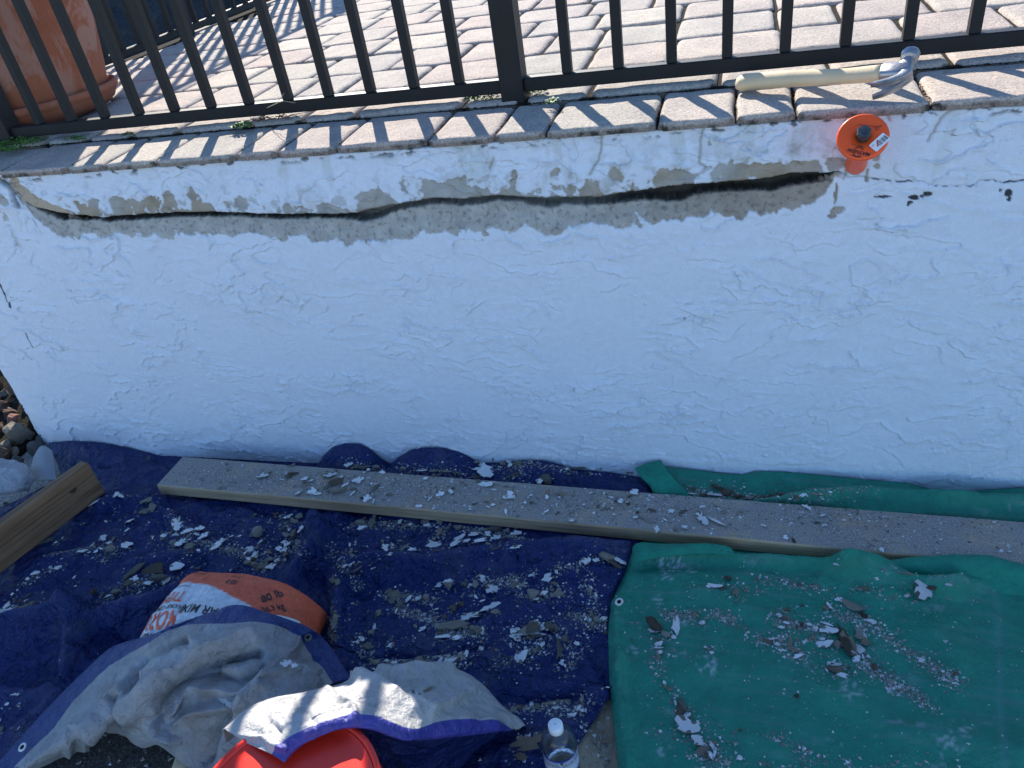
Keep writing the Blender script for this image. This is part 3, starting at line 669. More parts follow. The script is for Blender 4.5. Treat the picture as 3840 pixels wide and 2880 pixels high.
# ================================================================== PLASTIC SHEETING AND ROCKS BEHIND THE SIDE FENCE
def patch(name, rows, nu=60, nv=60, amp=.004, fr=18, seed=0, mats=(), colf=None, parent=None, thick=0, pr=None, floor=None):
    """rows of (px, py, z) control points -> smooth crumpled sheet in world space."""
    C = np.array([[tuple(atZ(*p)) for p in r] for r in rows], float)
    def cr(A, t):          # catmull-rom along axis 0
        n = len(A); x = t * (n - 1); i = np.clip(np.floor(x).astype(int), 0, n - 2); f = (x - i)
        f = f.reshape(-1, *([1] * (A.ndim - 1)))
        g = lambda k: A[np.clip(i + k, 0, n - 1)]
        p0, p1, p2, p3 = g(-1), g(0), g(1), g(2)
        return .5 * (2 * p1 + (p2 - p0) * f + (2 * p0 - 5 * p1 + 4 * p2 - p3) * f ** 2 + (3 * p1 - p0 - 3 * p2 + p3) * f ** 3)
    A = cr(C, np.linspace(0, 1, nv)); A = cr(A.transpose(1, 0, 2), np.linspace(0, 1, nu)).transpose(1, 0, 2)
    U, V = np.meshgrid(np.linspace(0, 1, nu), np.linspace(0, 1, nv))
    du = np.gradient(A, axis=1); dv = np.gradient(A, axis=0); nn = np.cross(du, dv); nn /= np.linalg.norm(nn, axis=2, keepdims=True) + 1e-9
    nn *= np.sign(nn[..., 2:3].mean()) if abs(nn[..., 2].mean()) > .1 else 1
    h = crumple(A[..., 0] + A[..., 2] * .7, A[..., 1] + A[..., 2] * .3, fr, seed) * amp
    edge = np.minimum(np.minimum(U, 1 - U), np.minimum(V, 1 - V)); h = h * (.35 + .65 * ss(edge, 0, .08))
    if pr:
        D = A - np.array(CC); w_ = D @ np.array(CW); PX = W0 / 2 + F_PX * (D @ np.array(CR)) / w_; PY = H0 / 2 - F_PX * (D @ np.array(CU)) / w_
        PX = PX + 14 * fbm(PX / 90, PY / 90, seed + 70, 2); PY = PY + 14 * fbm(PX / 90, PY / 90, seed + 71, 2)
        for pts, hh, wd in pr:
            d_ = seg_dist(PX, PY, pts); h = h + hh * 1.25 * (.5 * np.exp(-(d_ / wd) ** 2) + .5 * np.exp(-np.abs(d_ / wd) * 1.3))
    A = A + nn * h[..., None]
    if floor is not None:
        for _ in range(5):
            zf = floor(A[..., 0], A[..., 1]); s_ = np.where(A[..., 2] < zf, (zf - CC.z) / (A[..., 2] - CC.z), 1.0)[..., None]; A = np.array(CC) + (A - np.array(CC)) * s_
    col = colf(U, V, A) if colf else None
    me = gridmesh(name, A, col, mats)
    o = mobj(name, me, parent)
    if thick:
        md = o.modifiers.new('thickness', 'SOLIDIFY'); md.thickness = thick; md.offset = 0
    return o
def crumple(X, Y, fr, seed=0):
    wx = X + .03 * fbm(X * fr * .5, Y * fr * .5, seed + 5, 2); wy = Y + .03 * fbm(X * fr * .5 + 9, Y * fr * .5, seed + 6, 2)
    a = 1 - 2.2 * np.abs(fbm(wx * fr * .35, wy * fr * .35, seed + 1, 2))
    b_ = 1 - 2.2 * np.abs(fbm(wx * fr, wy * fr, seed + 2, 2)); c_ = 1 - 2.2 * np.abs(fbm(wx * fr * 2.6, wy * fr * 2.6, seed + 3, 2))
    return 1.3 * a + .8 * b_ * ss(a, -.2, .8) + .28 * c_
def flatcol(c): return lambda U, V, A: np.ones(U.shape + (3,)) * np.array(c)
sheetx = np.linspace(-3.6, -2.22, 70); sheety = np.linspace(1.6, 4.6, 110); X, Y = np.meshgrid(sheetx, sheety)
Z = ter(X, Y) + .08 + .045 * crumple(X, Y, 3.2, 40) + .012 * crumple(X, Y, 14, 44)
edge = np.minimum(np.minimum(X + 3.6, -2.22 - X), np.minimum(Y - 1.6, 4.6 - Y)); Z = Z - .12 * (1 - ss(edge, 0, .12))
pc = np.ones(X.shape + (3,)) * np.array([.058, .066, .070]) * (1 + .3 * fbm(X * 5, Y * 5, 3)[..., None])
o = mobj('plastic_sheet', gridmesh('plastic_sheet', np.stack([X, Y, Z], -1), pc, [MT['greyplastic']])); tag(o, 'crumpled blue grey plastic sheet over the rocks behind the side fence', 'plastic sheet')

def put_rock(p, r, kind, label, group, seed, flat=.75, name='rock', sub=2):
    me = rock_mesh(seed % 7, kind, sub); q = random.Random(seed)
    o = mobj(name, me, None, p, (q.uniform(0, 6), q.uniform(0, 6), q.uniform(0, 6))); o.scale = (r * q.uniform(.9, 1.25), r * q.uniform(.8, 1.1), r * q.uniform(.7, .95))
    tag(o, label, 'rock', group); return o
# rocks beside the foot of the wall, at the left edge
G1 = 'rocks heaped beside the left end of the wall'
def on_bank(px, py):
    z = -.95
    for _ in range(14): p = atZ(px, py, z); z = z * .5 + .5 * ter1(p.x, p.y)
    return atZ(px, py, z)
big = [(55, 1578, 34, 'rockp', 'pink sunlit rock wedged between dark rocks at the wall corner'), (75, 1650, 68, 'rockt', 'rough pale tan rock, biggest of the heap at the wall corner'), (25, 1535, 30, 'rockb', None), (0, 1510, 26, 'rockb', None), (20, 1480, 24, 'rockg', None), (95, 1600, 16, 'rockp', 'small pinkish stone touching the wall corner right of the pink rock'),
       (20, 1720, 44, 'rockb', None), (130, 1690, 40, 'rockg', None), (70, 1745, 40, 'rockg', None), (160, 1655, 26, 'rockg', None), (10, 1620, 34, 'rockb', None), (30, 1680, 30, 'rockt', None), (75, 1620, 30, 'rockb', None), (115, 1635, 24, 'rockt', None), (60, 1700, 22, 'rockt', None), (40, 1545, 22, 'rockg', None), (-30, 1580, 40, 'rockb', None), (-40, 1660, 44, 'rockb', None), (-60, 1500, 40, 'rockg', None), (0, 1450, 24, 'rockb', None), (55, 1505, 18, 'rockb', None)]
for k, (px, py, r, kd, lb) in enumerate(big):
    p = on_bank(px, py); rw = r * (p - CC).dot(CW) / F_PX
    cw_ = {'rockb': 'brown', 'rockg': 'grey', 'rockt': 'tan', 'rockp': 'pink'}[kd]; sz_ = 'small' if r < 25 else 'medium' if r < 36 else 'large'; ps_ = 'upper part of the heap' if py < 1530 else 'middle of the heap' if py < 1640 else 'lower part of the heap'; sd_ = 'at the photo edge' if px < 35 else 'next to the wall corner'
    put_rock(p + Vector((0, 0, rw * .3)), rw, kd, lb or ('%s %s rock in the %s, %s' % (sz_, cw_, ps_, sd_)), G1, k + 3, sub=3 if r > 30 else 2)
q = random.Random(5)
for k in range(120):
    x = q.uniform(-3.2, -1.98); y = q.uniform(.5, 3.6); px, py, w = proj((x, y, ter1(x, y)))
    if not (-250 < px < 1150 and -250 < py < 420) : continue
    r = q.uniform(.02, .055); put_rock(Vector((x, y, ter1(x, y) + r * .4)), r, q.choice(['rockb', 'rockb', 'rockg', 'rockp']), 'brown landscaping rock on the bank beyond the side fence', 'landscaping rocks beyond the side fence', k + 50)
for k in range(70):
    x = q.uniform(-2.6, -1.75); y = q.uniform(-.45, .35); z = ter1(x, y)
    if x > -1.72 - .24 * max(0, min(1, (y + .15) / .4)): continue
    r = q.uniform(.015, .04); put_rock(Vector((x, y, z + r * .3)), r, q.choice(['rockb', 'rockg', 'rockb']), 'small rock on the bank left of the wall', 'small rocks on the bank left of the wall', k + 200)

# smooth pale foot piece at the wall corner
pr = [[(196, 1690, -.93), (158, 1672, -.925), (128, 1712, -.94)], [(204, 1740, -.945), (165, 1735, -.935), (118, 1760, -.955)], [(212, 1800, -.97), (170, 1800, -.965), (118, 1806, -.975)]]
o = patch('plastic_drain_elbow', pr, 24, 24, .0006, 10, 3, [MT['pvc']], thick=.004); tag(o, 'smooth pale grey plastic piece between the rocks and the blue tarp', 'plastic piece')

# ================================================================== HAMMER
hammer = empty('claw_hammer', tuple(atZ(3000, 305, -.047)), 'claw hammer with pale wooden handle resting on the edge stones', 'hammer')
HO = Vector(hammer.location)
hz = -.047
A = atZ(*(2720 + 125 * .3617, 160 + 420 * .3617), hz + .013); B = atZ(2720 + 1612 * .3617, 160 + 312 * .3617, hz + .032)
ax = (B - A).normalized(); side_ = Vector((ax.y, -ax.x, 0)).normalized(); upv = side_.cross(ax).normalized()
if upv.z < 0: upv = -upv
e2 = -side_ if side_.y < 0 else side_
D1 = (e2 * .84 + upv * .54).normalized(); D2 = (upv * .84 - e2 * .54).normalized()
L = (B - A).length; rings = []; NS = 26
for k in range(NS + 1):
    t = k / NS
    w = np.interp(t, [0, .015, .05, .18, .38, .55, .78, .92, 1.0], [.0125, .0172, .0180, .0168, .0166, .0155, .0148, .0162, .0158])
    h = np.interp(t, [0, .015, .05, .18, .38, .55, .78, .92, 1.0], [.0095, .0130, .0136, .0128, .0128, .0120, .0110, .0112, .0112])
    c = A + (B - A) * t + upv * (.0015 * math.sin(t * 6)); rings.append([c + D1 * (w * math.copysign(abs(math.cos(a)) ** .85, math.cos(a))) + D2 * (h * math.copysign(abs(math.sin(a)) ** .85, math.sin(a))) for a in [2 * math.pi * j / 20 for j in range(20)]])
v = [p - HO for r in rings for p in r]; f = [(k * 20 + j, k * 20 + (j + 1) % 20, (k + 1) * 20 + (j + 1) % 20, (k + 1) * 20 + j) for k in range(NS) for j in range(20)] + [tuple(range(19, -1, -1)), tuple(range(NS * 20, NS * 20 + 20))]
me = rawmesh('handle', v, f, [MT['handle']], True)
me.polygons[len(f) - 2].use_smooth = False
mobj('handle', me, hammer)
# head: local frame  e1 = towards the handle end (-ax), e2 = away from viewer (poll side), e3 = up
HC = B + ax * .036
HS = .90
HC = B + ax * .036 * HS
def hp(a, p, u): return HC + (ax * a + D1 * p + D2 * u) * HS - HO
b = MB()
def ringtube(b, secs, n=16, sq=1.0, caps=(True, True)):
    v = []; f = []
    for (c, A1, A2, sqq) in secs:
        A1 = A1 * .88; A2 = A2 * .88
        for j in range(n):
            w = 2 * math.pi * (j + .5) / n; cs, sn = math.cos(w), math.sin(w)
            v.append(c + A1 * math.copysign(abs(cs) ** sqq, cs) + A2 * math.copysign(abs(sn) ** sqq, sn))
    for k in range(len(secs) - 1):
        for j in range(n): f.append((k * n + j, k * n + (j + 1) % n, (k + 1) * n + (j + 1) % n, (k + 1) * n + j))
    if caps[0]: f.append(tuple(range(n - 1, -1, -1)))
    if caps[1]: f.append(tuple(range((len(secs) - 1) * n, len(secs) * n)))
    b.add(v, f)
# collar along the handle, then the cheek block with neck and bell face (poll) turned up and away
ringtube(b, [(hp(-.036, 0, 0), D1 * .0150, D2 * .0118, .6), (hp(-.034, 0, 0), D1 * .0172, D2 * .0135, .6), (hp(-.010, 0, 0), D1 * .0180, D2 * .0142, .5), (hp(.014, 0, 0), D1 * .0180, D2 * .0142, .5), (hp(.017, 0, 0), D1 * .0160, D2 * .0125, .5)])
ringtube(b, [(hp(.006, -.010, 0), ax * .0150, D2 * .0135, .5), (hp(.006, .012, 0), ax * .0150, D2 * .0140, .5), (hp(.008, .020, 0), ax * .0120, D2 * .0120, .8), (hp(.009, .028, 0), ax * .0115, D2 * .0115, 1), (hp(.009, .031, 0), ax * .0165, D2 * .0165, 1), (hp(.009, .044, 0), ax * .0180, D2 * .0180, 1), (hp(.009, .0485, 0), ax * .0155, D2 * .0155, 1), (hp(.009, .0515, 0), ax * .009, D2 * .009, 1), (hp(.009, .0522, 0), ax * .001, D2 * .001, 1)], 22)
for sgn in (1, -1):
    secs = []
    for k in range(11):
        t = k / 10; th = .15 + t * 1.15
        a = .016 - (1 - math.cos(th)) * .050 - t * .022; p = -.004 - math.sin(th) * .044
        spread = sgn * (.0068 + .0105 * max(0, t - .2) / .8); wv = .0080 - .0012 * t; tk = .0105 - .0082 * t
        nor = ax * math.cos(th) * -1 + D1 * -math.sin(th) * -1; nor = ax * math.cos(th) - D1 * math.sin(th)
        secs.append((hp(a, p, spread), nor * tk, D2 * wv, .4))
    ringtube(b, secs, 12)
me = b.mesh('hammer_head', [MT['steel']], True); o = mobj('hammer_head', me, hammer)
md = o.modifiers.new('edges', 'EDGE_SPLIT'); md.split_angle = math.radians(38)
b = MB(); 
for (t0, t1, mi) in ((.66, .86, 0), (.665, .72, 1)):
    vs = []
    for t in np.linspace(t0, t1, 9):
        w = np.interp(t, [.55, .78, .92], [.0150, .0128, .0165]); h = np.interp(t, [.55, .78, .92], [.0115, .0098, .0105])
        for a in (2.75, 3.15) if mi == 0 else (2.8, 3.1):
            c = A + (B - A) * t + upv * (.0015 * math.sin(t * 6)); cs, sn = math.cos(a), math.sin(a); e = .0005 + .0003 * mi
            sgn = 1 if side_.y > 0 else 1
            vs.append(c - D1 * (cs * (w + e)) + D2 * (sn * (h + e)) - HO)
    b.add(vs, [(2 * i, 2 * i + 1, 2 * i + 3, 2 * i + 2) for i in range(8)], mi)
mobj('handle_sticker', b.mesh('handle_sticker', [MT['silverring'], MT['bluefilm']]), hammer)

# ================================================================== TEXT
def text_mesh(s, size=1.0, align='CENTER', bold=0.0):
    cu = bpy.data.curves.new('lettering', 'FONT'); cu.body = s; cu.size = size; cu.align_x = align; cu.align_y = 'CENTER'; cu.offset = bold; cu.resolution_u = 3
    o = bpy.data.objects.new('lettering', cu); me = o.to_mesh(); v = np.array([tuple(p.co) for p in me.vertices]); f = [tuple(p.vertices) for p in me.polygons]
    o.to_mesh_clear(); bpy.data.objects.remove(o); bpy.data.curves.remove(cu); return v, f

# ================================================================== CHISEL STUCK IN THE CRACK
Wp = atY(3206, 634, -.225); Hh = atY(2720 + 1440 * .3617, 160 + 915 * .3617, -.235 - .112)
cax = (Hh - Wp).normalized(); Lc = (Hh - Wp).length
u1 = CR - cax * CR.dot(cax); u1.normalize(); u2 = cax.cross(u1).normalized()       # u1 ~ image right, u2 ~ image up
chisel = empty('cold_chisel', tuple(Wp), 'steel chisel with orange hand guard driven into the wall crack', 'chisel')
GS = .735
def cp(a, x, y): return cax * a + u1 * x * GS + u2 * y * GS
b = MB(); v = []; f = []
secs = [(-.06, .010, .003), (0, .0105, .008), (.02, .0130, .0130), (Lc - .022, .0150, .0150), (Lc - .004, .0172, .0172), (Lc, .0148, .0148)]
for (a, rx, ry) in secs:
    for j in range(6): w = math.pi / 3 * j + .35; v.append(cp(a, rx * math.cos(w), ry * math.sin(w)))
for k in range(len(secs) - 1):
    for j in range(6): f.append((k * 6 + j, k * 6 + (j + 1) % 6, (k + 1) * 6 + (j + 1) % 6, (k + 1) * 6 + j))
f.append(tuple(range((len(secs) - 1) * 6, len(secs) * 6))); mobj('chisel_shaft', rawmesh('chisel_shaft', v, f, [MT['darksteel']]), chisel)
gd = Lc - .026                                   # guard disc position along the shaft
prof = [(.0135, .012), (.0235, .014), (.0255, .024), (.0245, .05), (.0225, gd - .016), (.026, gd - .009), (.052, gd - .006), (.0565, gd - .003), (.0575, gd + .001), (.0545, gd + .0045), (.050, gd + .0045), (.030, gd + .0035), (.0145, gd + .0035), (.0135, gd - .004)]
n = 64; v = []; f = []
for (r, a) in prof:
    for j in range(n):
        w = 2 * math.pi * j / n; v.append(cp(a, r * math.cos(w), r * math.sin(w)))
for k in range(len(prof) - 1):
    for j in range(n): f.append((k * n + j, k * n + (j + 1) % n, (k + 1) * n + (j + 1) % n, (k + 1) * n + j))
mobj('hand_guard', rawmesh('hand_guard', v, f, [MT['orange']], True), chisel)
zt = gd + .0050
def place_text(s, size, cx, cy, rot, mat, name='lettering', par=chisel, h=zt, bold=0):
    v, f = text_mesh(s, size, bold=bold); c, s_ = math.cos(rot), math.sin(rot)
    return mobj(name, rawmesh(name, [cp(h, cx + c * x - s_ * y, cy + s_ * x + c * y) for x, y, _ in v], f, [mat]), par)
RT = math.radians(180 - 24)
place_text('MAYHEW', .0120, -.0115, -.0370, RT, MT['ink'], bold=.0003)
place_text('MADE IN U.S.A.', .0046, -.012, -.0205, RT, MT['ink'])
def strip(b, pts, w, h=zt):
    for (x0, y0), (x1, y1) in zip(pts[:-1], pts[1:]):
        d = Vector((x1 - x0, y1 - y0)); d.normalize(); q = Vector((-d.y, d.x)) * w / 2
        b.add([cp(h, x0 + q.x, y0 + q.y), cp(h, x1 + q.x, y1 + q.y), cp(h, x1 - q.x, y1 - q.y), cp(h, x0 - q.x, y0 - q.y)], [(0, 3, 2, 1)])
def rp(x, y, cx, cy, a=RT): return (cx + math.cos(a) * x - math.sin(a) * y, cy + math.sin(a) * x + math.cos(a) * y)
def mark(pts, w):
    b = MB(); strip(b, pts, w); mobj('printed_mark', b.mesh('printed_mark', [MT['ink']]), chisel)
for sg, off in ((1, .0085), (-1, -.0085)):            # chevrons above and below the name
    mark([rp(-.009, off * .9, -.0125, -.0365), rp(0, off * .9 + sg * .0055, -.0125, -.0365), rp(.009, off * .9, -.0125, -.0365)], .0026)
mark([rp(-.014, .0125, -.0125, -.0365), rp(.014, .0125, -.0125, -.0365)], .0008)
mark([(.026, .020), (.041, .020), (.030, .0095), (.026, .020)], .0009); mark([(-.010, .031), (.026, .020)], .0009); mark([(.030, .0175), (.035, .0175)], .0014)
# barcode sticker
b = MB(); sc0 = (.0345, -.0205); sa = math.radians(40)
def sp_(x, y, h=0): q = rp(x, y, *sc0, sa); return cp(zt + .0006 + h, *q)
cor = [(-.021, -.010), (-.019, -.012), (.019, -.012), (.021, -.010), (.021, .010), (.019, .012), (-.019, .012), (-.021, .010)]
b.add([sp_(*p) for p in cor], [tuple(range(8))]); q = random.Random(2); x = -.006
while x < .018:
    w = q.choice([.0006, .0010, .0016]); b.add([sp_(x, -.007, .0003), sp_(x + w, -.007, .0003), sp_(x + w, .005, .0003), sp_(x, .005, .0003)], [(0, 1, 2, 3)], 1); x += w + q.choice([.0006, .0009, .0014])
b.add([sp_(-.012, -.004, .0003), sp_(-.009, -.006, .0003), sp_(.002, .008, .0003), sp_(-.001, .009, .0003)], [(0, 1, 2, 3)], 2)
b.add([sp_(-.019, .004, .0003), sp_(-.012, .004, .0003), sp_(-.012, .0055, .0003), sp_(-.019, .0055, .0003)], [(0, 1, 2, 3)], 2)
mobj('barcode_sticker', b.mesh('barcode_sticker', [MT['paper'], MT['ink'], MT['redink']]), chisel)
v, f = text_mesh('40230', .0035); mobj('lettering', rawmesh('lettering', [sp_(-.0135 - y, .0 + x * 1.0, .0004) for x, y, _ in v], f, [MT['ink']]), chisel) if False else None

# ================================================================== TARPS
def P2(pts, z): return [(atZ(x, y, z).x, atZ(x, y, z).y) for x, y in pts]
lipB = lut([(193, 1660), (260, 1655), (330, 1657), (400, 1665), (480, 1680), (560, 1700), (650, 1725), (800, 1800), (1000, 1800), (1150, 1800), (1190, 1745), (1215, 1705), (1245, 1678), (1290, 1663), (1350, 1665), (1390, 1688), (1430, 1722), (1462, 1742), (1490, 1718), (1540, 1688), (1600, 1679), (1650, 1680), (1720, 1695), (1770, 1722), (1800, 1738), (1900, 1735), (1950, 1728), (2030, 1728), (2090, 1740), (2150, 1762), (2300, 1775), (2420, 1795), (2600, 1800)], -.245)
lipG = lut([(2475, 1750), (2580, 1760), (2700, 1775), (2780, 1782), (2850, 1768), (2950, 1772), (3100, 1785), (3250, 1800), (3400, 1812), (3480, 1832), (3560, 1852), (3640, 1846), (3700, 1838), (3840, 1830), (4000, 1825)], -.245)
PLK_Y0, PLK_Y1 = -.505, -.345
def ridges(X, Y, L):
    h = np.zeros(X.shape)
    for pts, z, hh, w in L:
        q = P2(pts, z); d = seg_dist(X + .008 * fbm(X * 18, Y * 18, 201, 2), Y + .008 * fbm(X * 18 + 5, Y * 18, 202, 2), q)
        r = np.exp(-(d / w) ** 2) if w > 0 else -np.exp(-(d / -w) ** 2)
        h = h + hh * r
    return h
RB = [([(1190, 1960), (1170, 2060), (1105, 2150), (1065, 2250), (1100, 2340)], -.95, .045, .030), ([(1190, 1960), (1230, 1915)], -.95, .016, .03),
      ([(1330, 2130), (1500, 2098), (1700, 2085), (1950, 2062), (2200, 2042), (2370, 2035)], -.95, .030, .026), ([(1480, 2090), (1800, 2030), (2100, 2015), (2360, 2010)], -.96, .012, .018),
      ([(1290, 2150), (1262, 2250), (1250, 2340), (1262, 2430), (1290, 2500)], -.95, .024, .022), ([(1180, 2150), (1215, 2260), (1225, 2400)], -.97, .020, -.016),
      ([(1280, 2150), (1420, 2110)], -.96, .018, .022), ([(1340, 2480), (1500, 2462), (1700, 2440), (1830, 2432)], -.96, .012, -.010), ([(1330, 2500), (1550, 2490), (1780, 2465), (1880, 2440)], -.96, .012, .02),
      ([(1850, 2470), (2000, 2560), (2150, 2570), (2190, 2600)], -.96, .016, .02), ([(1880, 2600), (2050, 2612), (2160, 2606)], -.96, .010, -.010), ([(2200, 2480), (2230, 2560), (2260, 2600)], -.96, .016, .018),
      ([(1700, 2430), (1850, 2300), (2050, 2270)], -.96, .008, .022), ([(2050, 2290), (2120, 2370), (2130, 2450)], -.96, .008, .02),
      ([(370, 1880), (440, 1868), (530, 1868)], -.97, .020, .022), ([(600, 1880), (640, 1960), (700, 2010)], -.97, .016, .022), ([(600, 1880), (560, 1960), (420, 2050)], -.97, .012, .022), ([(590, 1900), (720, 1980), (880, 2080)], -.97, .014, .02),
      ([(470, 2110), (620, 2080), (800, 2075), (870, 2130)], -.97, .016, .024), ([(60, 2130), (200, 2080), (430, 2060)], -.97, .014, .025), ([(620, 1880), (900, 1925), (1150, 1990)], -.97, .014, .02), ([(200, 2230), (500, 2200), (640, 2170)], -.97, .01, .02),
      ([(-60, 2345), (120, 2300), (272, 2272), (330, 2300), (460, 2280), (600, 2240), (690, 2205)], -.93, .060, .035), ([(272, 2272), (250, 2420), (200, 2520)], -.95, .035, .03), ([(-60, 2520), (100, 2510), (330, 2560)], -.95, .03, -.03), ([(330, 2330), (420, 2400), (400, 2460)], -.95, .03, -.02), ([(0, 2560), (180, 2570), (300, 2550)], -.95, .03, .03), ([(60, 2700), (200, 2620)], -.95, .02, .03),
      ([(1800, 1745), (2000, 1735), (2150, 1770), (2420, 1810)], -.95, .022, .022)]
RG = [([(2390, 2070), (2560, 2066), (2720, 2068), (2900, 2092), (3100, 2125), (3300, 2170), (3480, 2205), (3580, 2205)], -.95, .030, .024), ([(2400, 2125), (2800, 2120), (3050, 2150)], -.96, .012, -.016),
      ([(3180, 2122), (3330, 2102), (3480, 2092), (3640, 2090), (3720, 2090), (3840, 2125), (3990, 2180)], -.94, .042, .028), ([(3300, 2120), (3420, 2150), (3540, 2190)], -.96, .022, -.013),
      ([(3080, 2190), (3250, 2235), (3420, 2255), (3560, 2215), (3700, 2195)], -.96, .013, .022), ([(3400, 2235), (3480, 2242)], -.96, .012, -.02),
      ([(2820, 1888), (2950, 1868), (3120, 1848), (3300, 1832), (3430, 1838), (3560, 1862), (3840, 1862), (4000, 1860)], -.93, .045, .022), ([(3450, 1842), (3500, 1880), (3640, 1890)], -.95, .01, .012),
      ([(2310, 2260), (2298, 2420), (2305, 2560), (2320, 2700), (2335, 2880)], -.96, .018, .020), ([(2330, 2470), (2300, 2530)], -.96, .012, .012), ([(2560, 2180), (2900, 2330), (3200, 2560), (3500, 2700)], -.96, .007, .03), ([(2400, 2500), (2900, 2520), (3200, 2620)], -.96, .008, .035),
      ([(3100, 2600), (3300, 2700), (3400, 2860)], -.96, .010, .03), ([(3500, 2380), (3600, 2500), (3560, 2600)], -.96, .012, .025), ([(2700, 2700), (2900, 2820)], -.96, .008, .03), ([(3400, 2760), (3840, 2830)], -.96, .014, .03)]
def clampz(X, Y, Z):
    m = ss(Y, PLK_Y0 - .012, PLK_Y0 + .004) * (1 - ss(Y, PLK_Y1 - .004, PLK_Y1 + .012)) * ss(X, -.95, -.92)
    return Z * (1 - m) + np.minimum(Z, -.9695) * m
def zblue(X, Y):
    Z = zg(X) + .010 + .0056 * crumple(X, Y, 15, 300) + .013 * (fbm(X * 4, Y * 4, 310, 2) + .3) + 1.22 * ridges(X, Y, RB)
    t = ss(Y, -.335, -.246); lz = np.interp(X, *lipB)
    Z = Z * (1 - t) + (lz + .0015 * fbm(X * 50, Y * 50, 311)) * t
    return clampz(X, Y, np.maximum(Z, zg(X) + .005 + .002 * fbm(X * 30, Y * 30, 312)))
def zgreen(X, Y):
    Z = zg(X) + .018 + .0018 * crumple(X, Y, 9, 400) + .008 * (fbm(X * 3, Y * 3, 410, 2) + .3) + ridges(X, Y, RG)
    t = ss(Y, -.32, -.246); lz = np.interp(X, *lipG)
    Z = Z * (1 - t) + lz * t
    return clampz(X, Y, Z)
GXA = np.arange(-2.0, 2.05, .005); GYA = np.arange(-1.52, -.235, .005); _gx, _gy = np.meshgrid(GXA, GYA)
HB_, HG_ = zblue(_gx, _gy), zgreen(_gx, _gy)
def fastz(H, x, y):
    fx = min(max((x - GXA[0]) / .005, 0), len(GXA) - 2.001); fy = min(max((y - GYA[0]) / .005, 0), len(GYA) - 2.001)
    i, j = int(fx), int(fy); u, v = fx - i, fy - j
    return float(H[j, i] * (1 - u) * (1 - v) + H[j, i + 1] * u * (1 - v) + H[j + 1, i] * (1 - u) * v + H[j + 1, i + 1] * u * v)
def fastza(H, x, y):
    fx = np.clip((x - GXA[0]) / .005, 0, len(GXA) - 2.001); fy = np.clip((y - GYA[0]) / .005, 0, len(GYA) - 2.001)
    i, j = fx.astype(int), fy.astype(int); u, v = fx - i, fy - j
    return H[j, i] * (1 - u) * (1 - v) + H[j, i + 1] * u * (1 - v) + H[j + 1, i] * (1 - u) * v + H[j + 1, i + 1] * u * v
glx = P2([(2440, 1800), (2450, 1900), (2385, 2045), (2350, 2110), (2330, 2150), (2302, 2210), (2290, 2250), (2280, 2330), (2280, 2400), (2282, 2480), (2285, 2550), (2292, 2630), (2300, 2700), (2310, 2790), (2320, 2880), (2340, 3000), (2370, 3200)], -.955)
glx = sorted([(y, x) for x, y in glx]); GY = np.array([a for a, _ in glx]); GX = np.array([b_ for _, b_ in glx])
def green_left(Y): return np.interp(Y, GY, GX)
# blue sheet
ys = np.concatenate([np.arange(-1.42, -.36, .0052), np.arange(-.36, -.2425, .003)]); U = np.linspace(0, 1, 420)
xl = np.interp(ys, [-1.42, -1.0, -.75, -.60, -.50, -.44, -.38, -.30, -.245], [-1.95, -1.85, -1.75, -1.64, -1.50, -1.455, -1.43, -1.53, -1.60])
xr = np.minimum(green_left(ys) + .05, 9); cor = P2([(2315, 2590), (2165, 2790), (2050, 2890)], -.97); cy = [c[1] for c in cor]; cx = [c[0] for c in cor]
m_ = ys < cy[0]; xr[m_] = np.interp(ys[m_], cy[::-1], cx[::-1]); xr[ys < cy[2]] = cx[2] + (ys[ys < cy[2]] - cy[2]) * 1.0
X = xl[:, None] + (xr - xl)[:, None] * U[None]; Y = np.repeat(ys[:, None], len(U), 1)
Z = zblue(X, Y)
_gl = green_left(Y); Z = np.where(X > _gl - .004, np.minimum(Z, zgreen(np.maximum(X, _gl), Y) - .016 * np.exp(-((X - _gl) / .012) ** 2) - .004), Z)
d1 = fbm(X * 9, Y * 9, 320, 4); d2 = fbm(X * 45, Y * 45, 321, 3)
dust = np.clip(.03 + .34 * ss(d1 + .35 * d2, .10, .5), 0, 1)[..., None] * .5
col = np.array([.004, .020, .125]) * (1 - dust) + np.array([.16, .165, .18]) * dust
DD = np.stack([X - CC.x, Y - CC.y, Z - CC.z], -1); w_ = DD @ np.array(CW); PXb = W0 / 2 + F_PX * (DD @ np.array(CR)) / w_; PYb = H0 / 2 - F_PX * (DD @ np.array(CU)) / w_
cut = (PYb > np.interp(PXb, [-400, 0, 160, 420, 620, 760, 1040, 1200, 1300], [3300, 2960, 2800, 2560, 2480, 2450, 2450, 2540, 2620])) & (X < -.02) & (Y < -.9)
keep = ~(cut[:-1, :-1] | cut[1:, :-1] | cut[:-1, 1:] | cut[1:, 1:])
blue_t = mobj('blue_tarp', gridmesh('blue_tarp', np.stack([X, Y, Z], -1), col, [MT['blue']], mask=keep)); tag(blue_t, 'creased dark blue tarp spread at the foot of the wall, dusty with plaster chips', 'tarp')
md = blue_t.modifiers.new('thickness', 'SOLIDIFY'); md.thickness = .0012; md.offset = -1
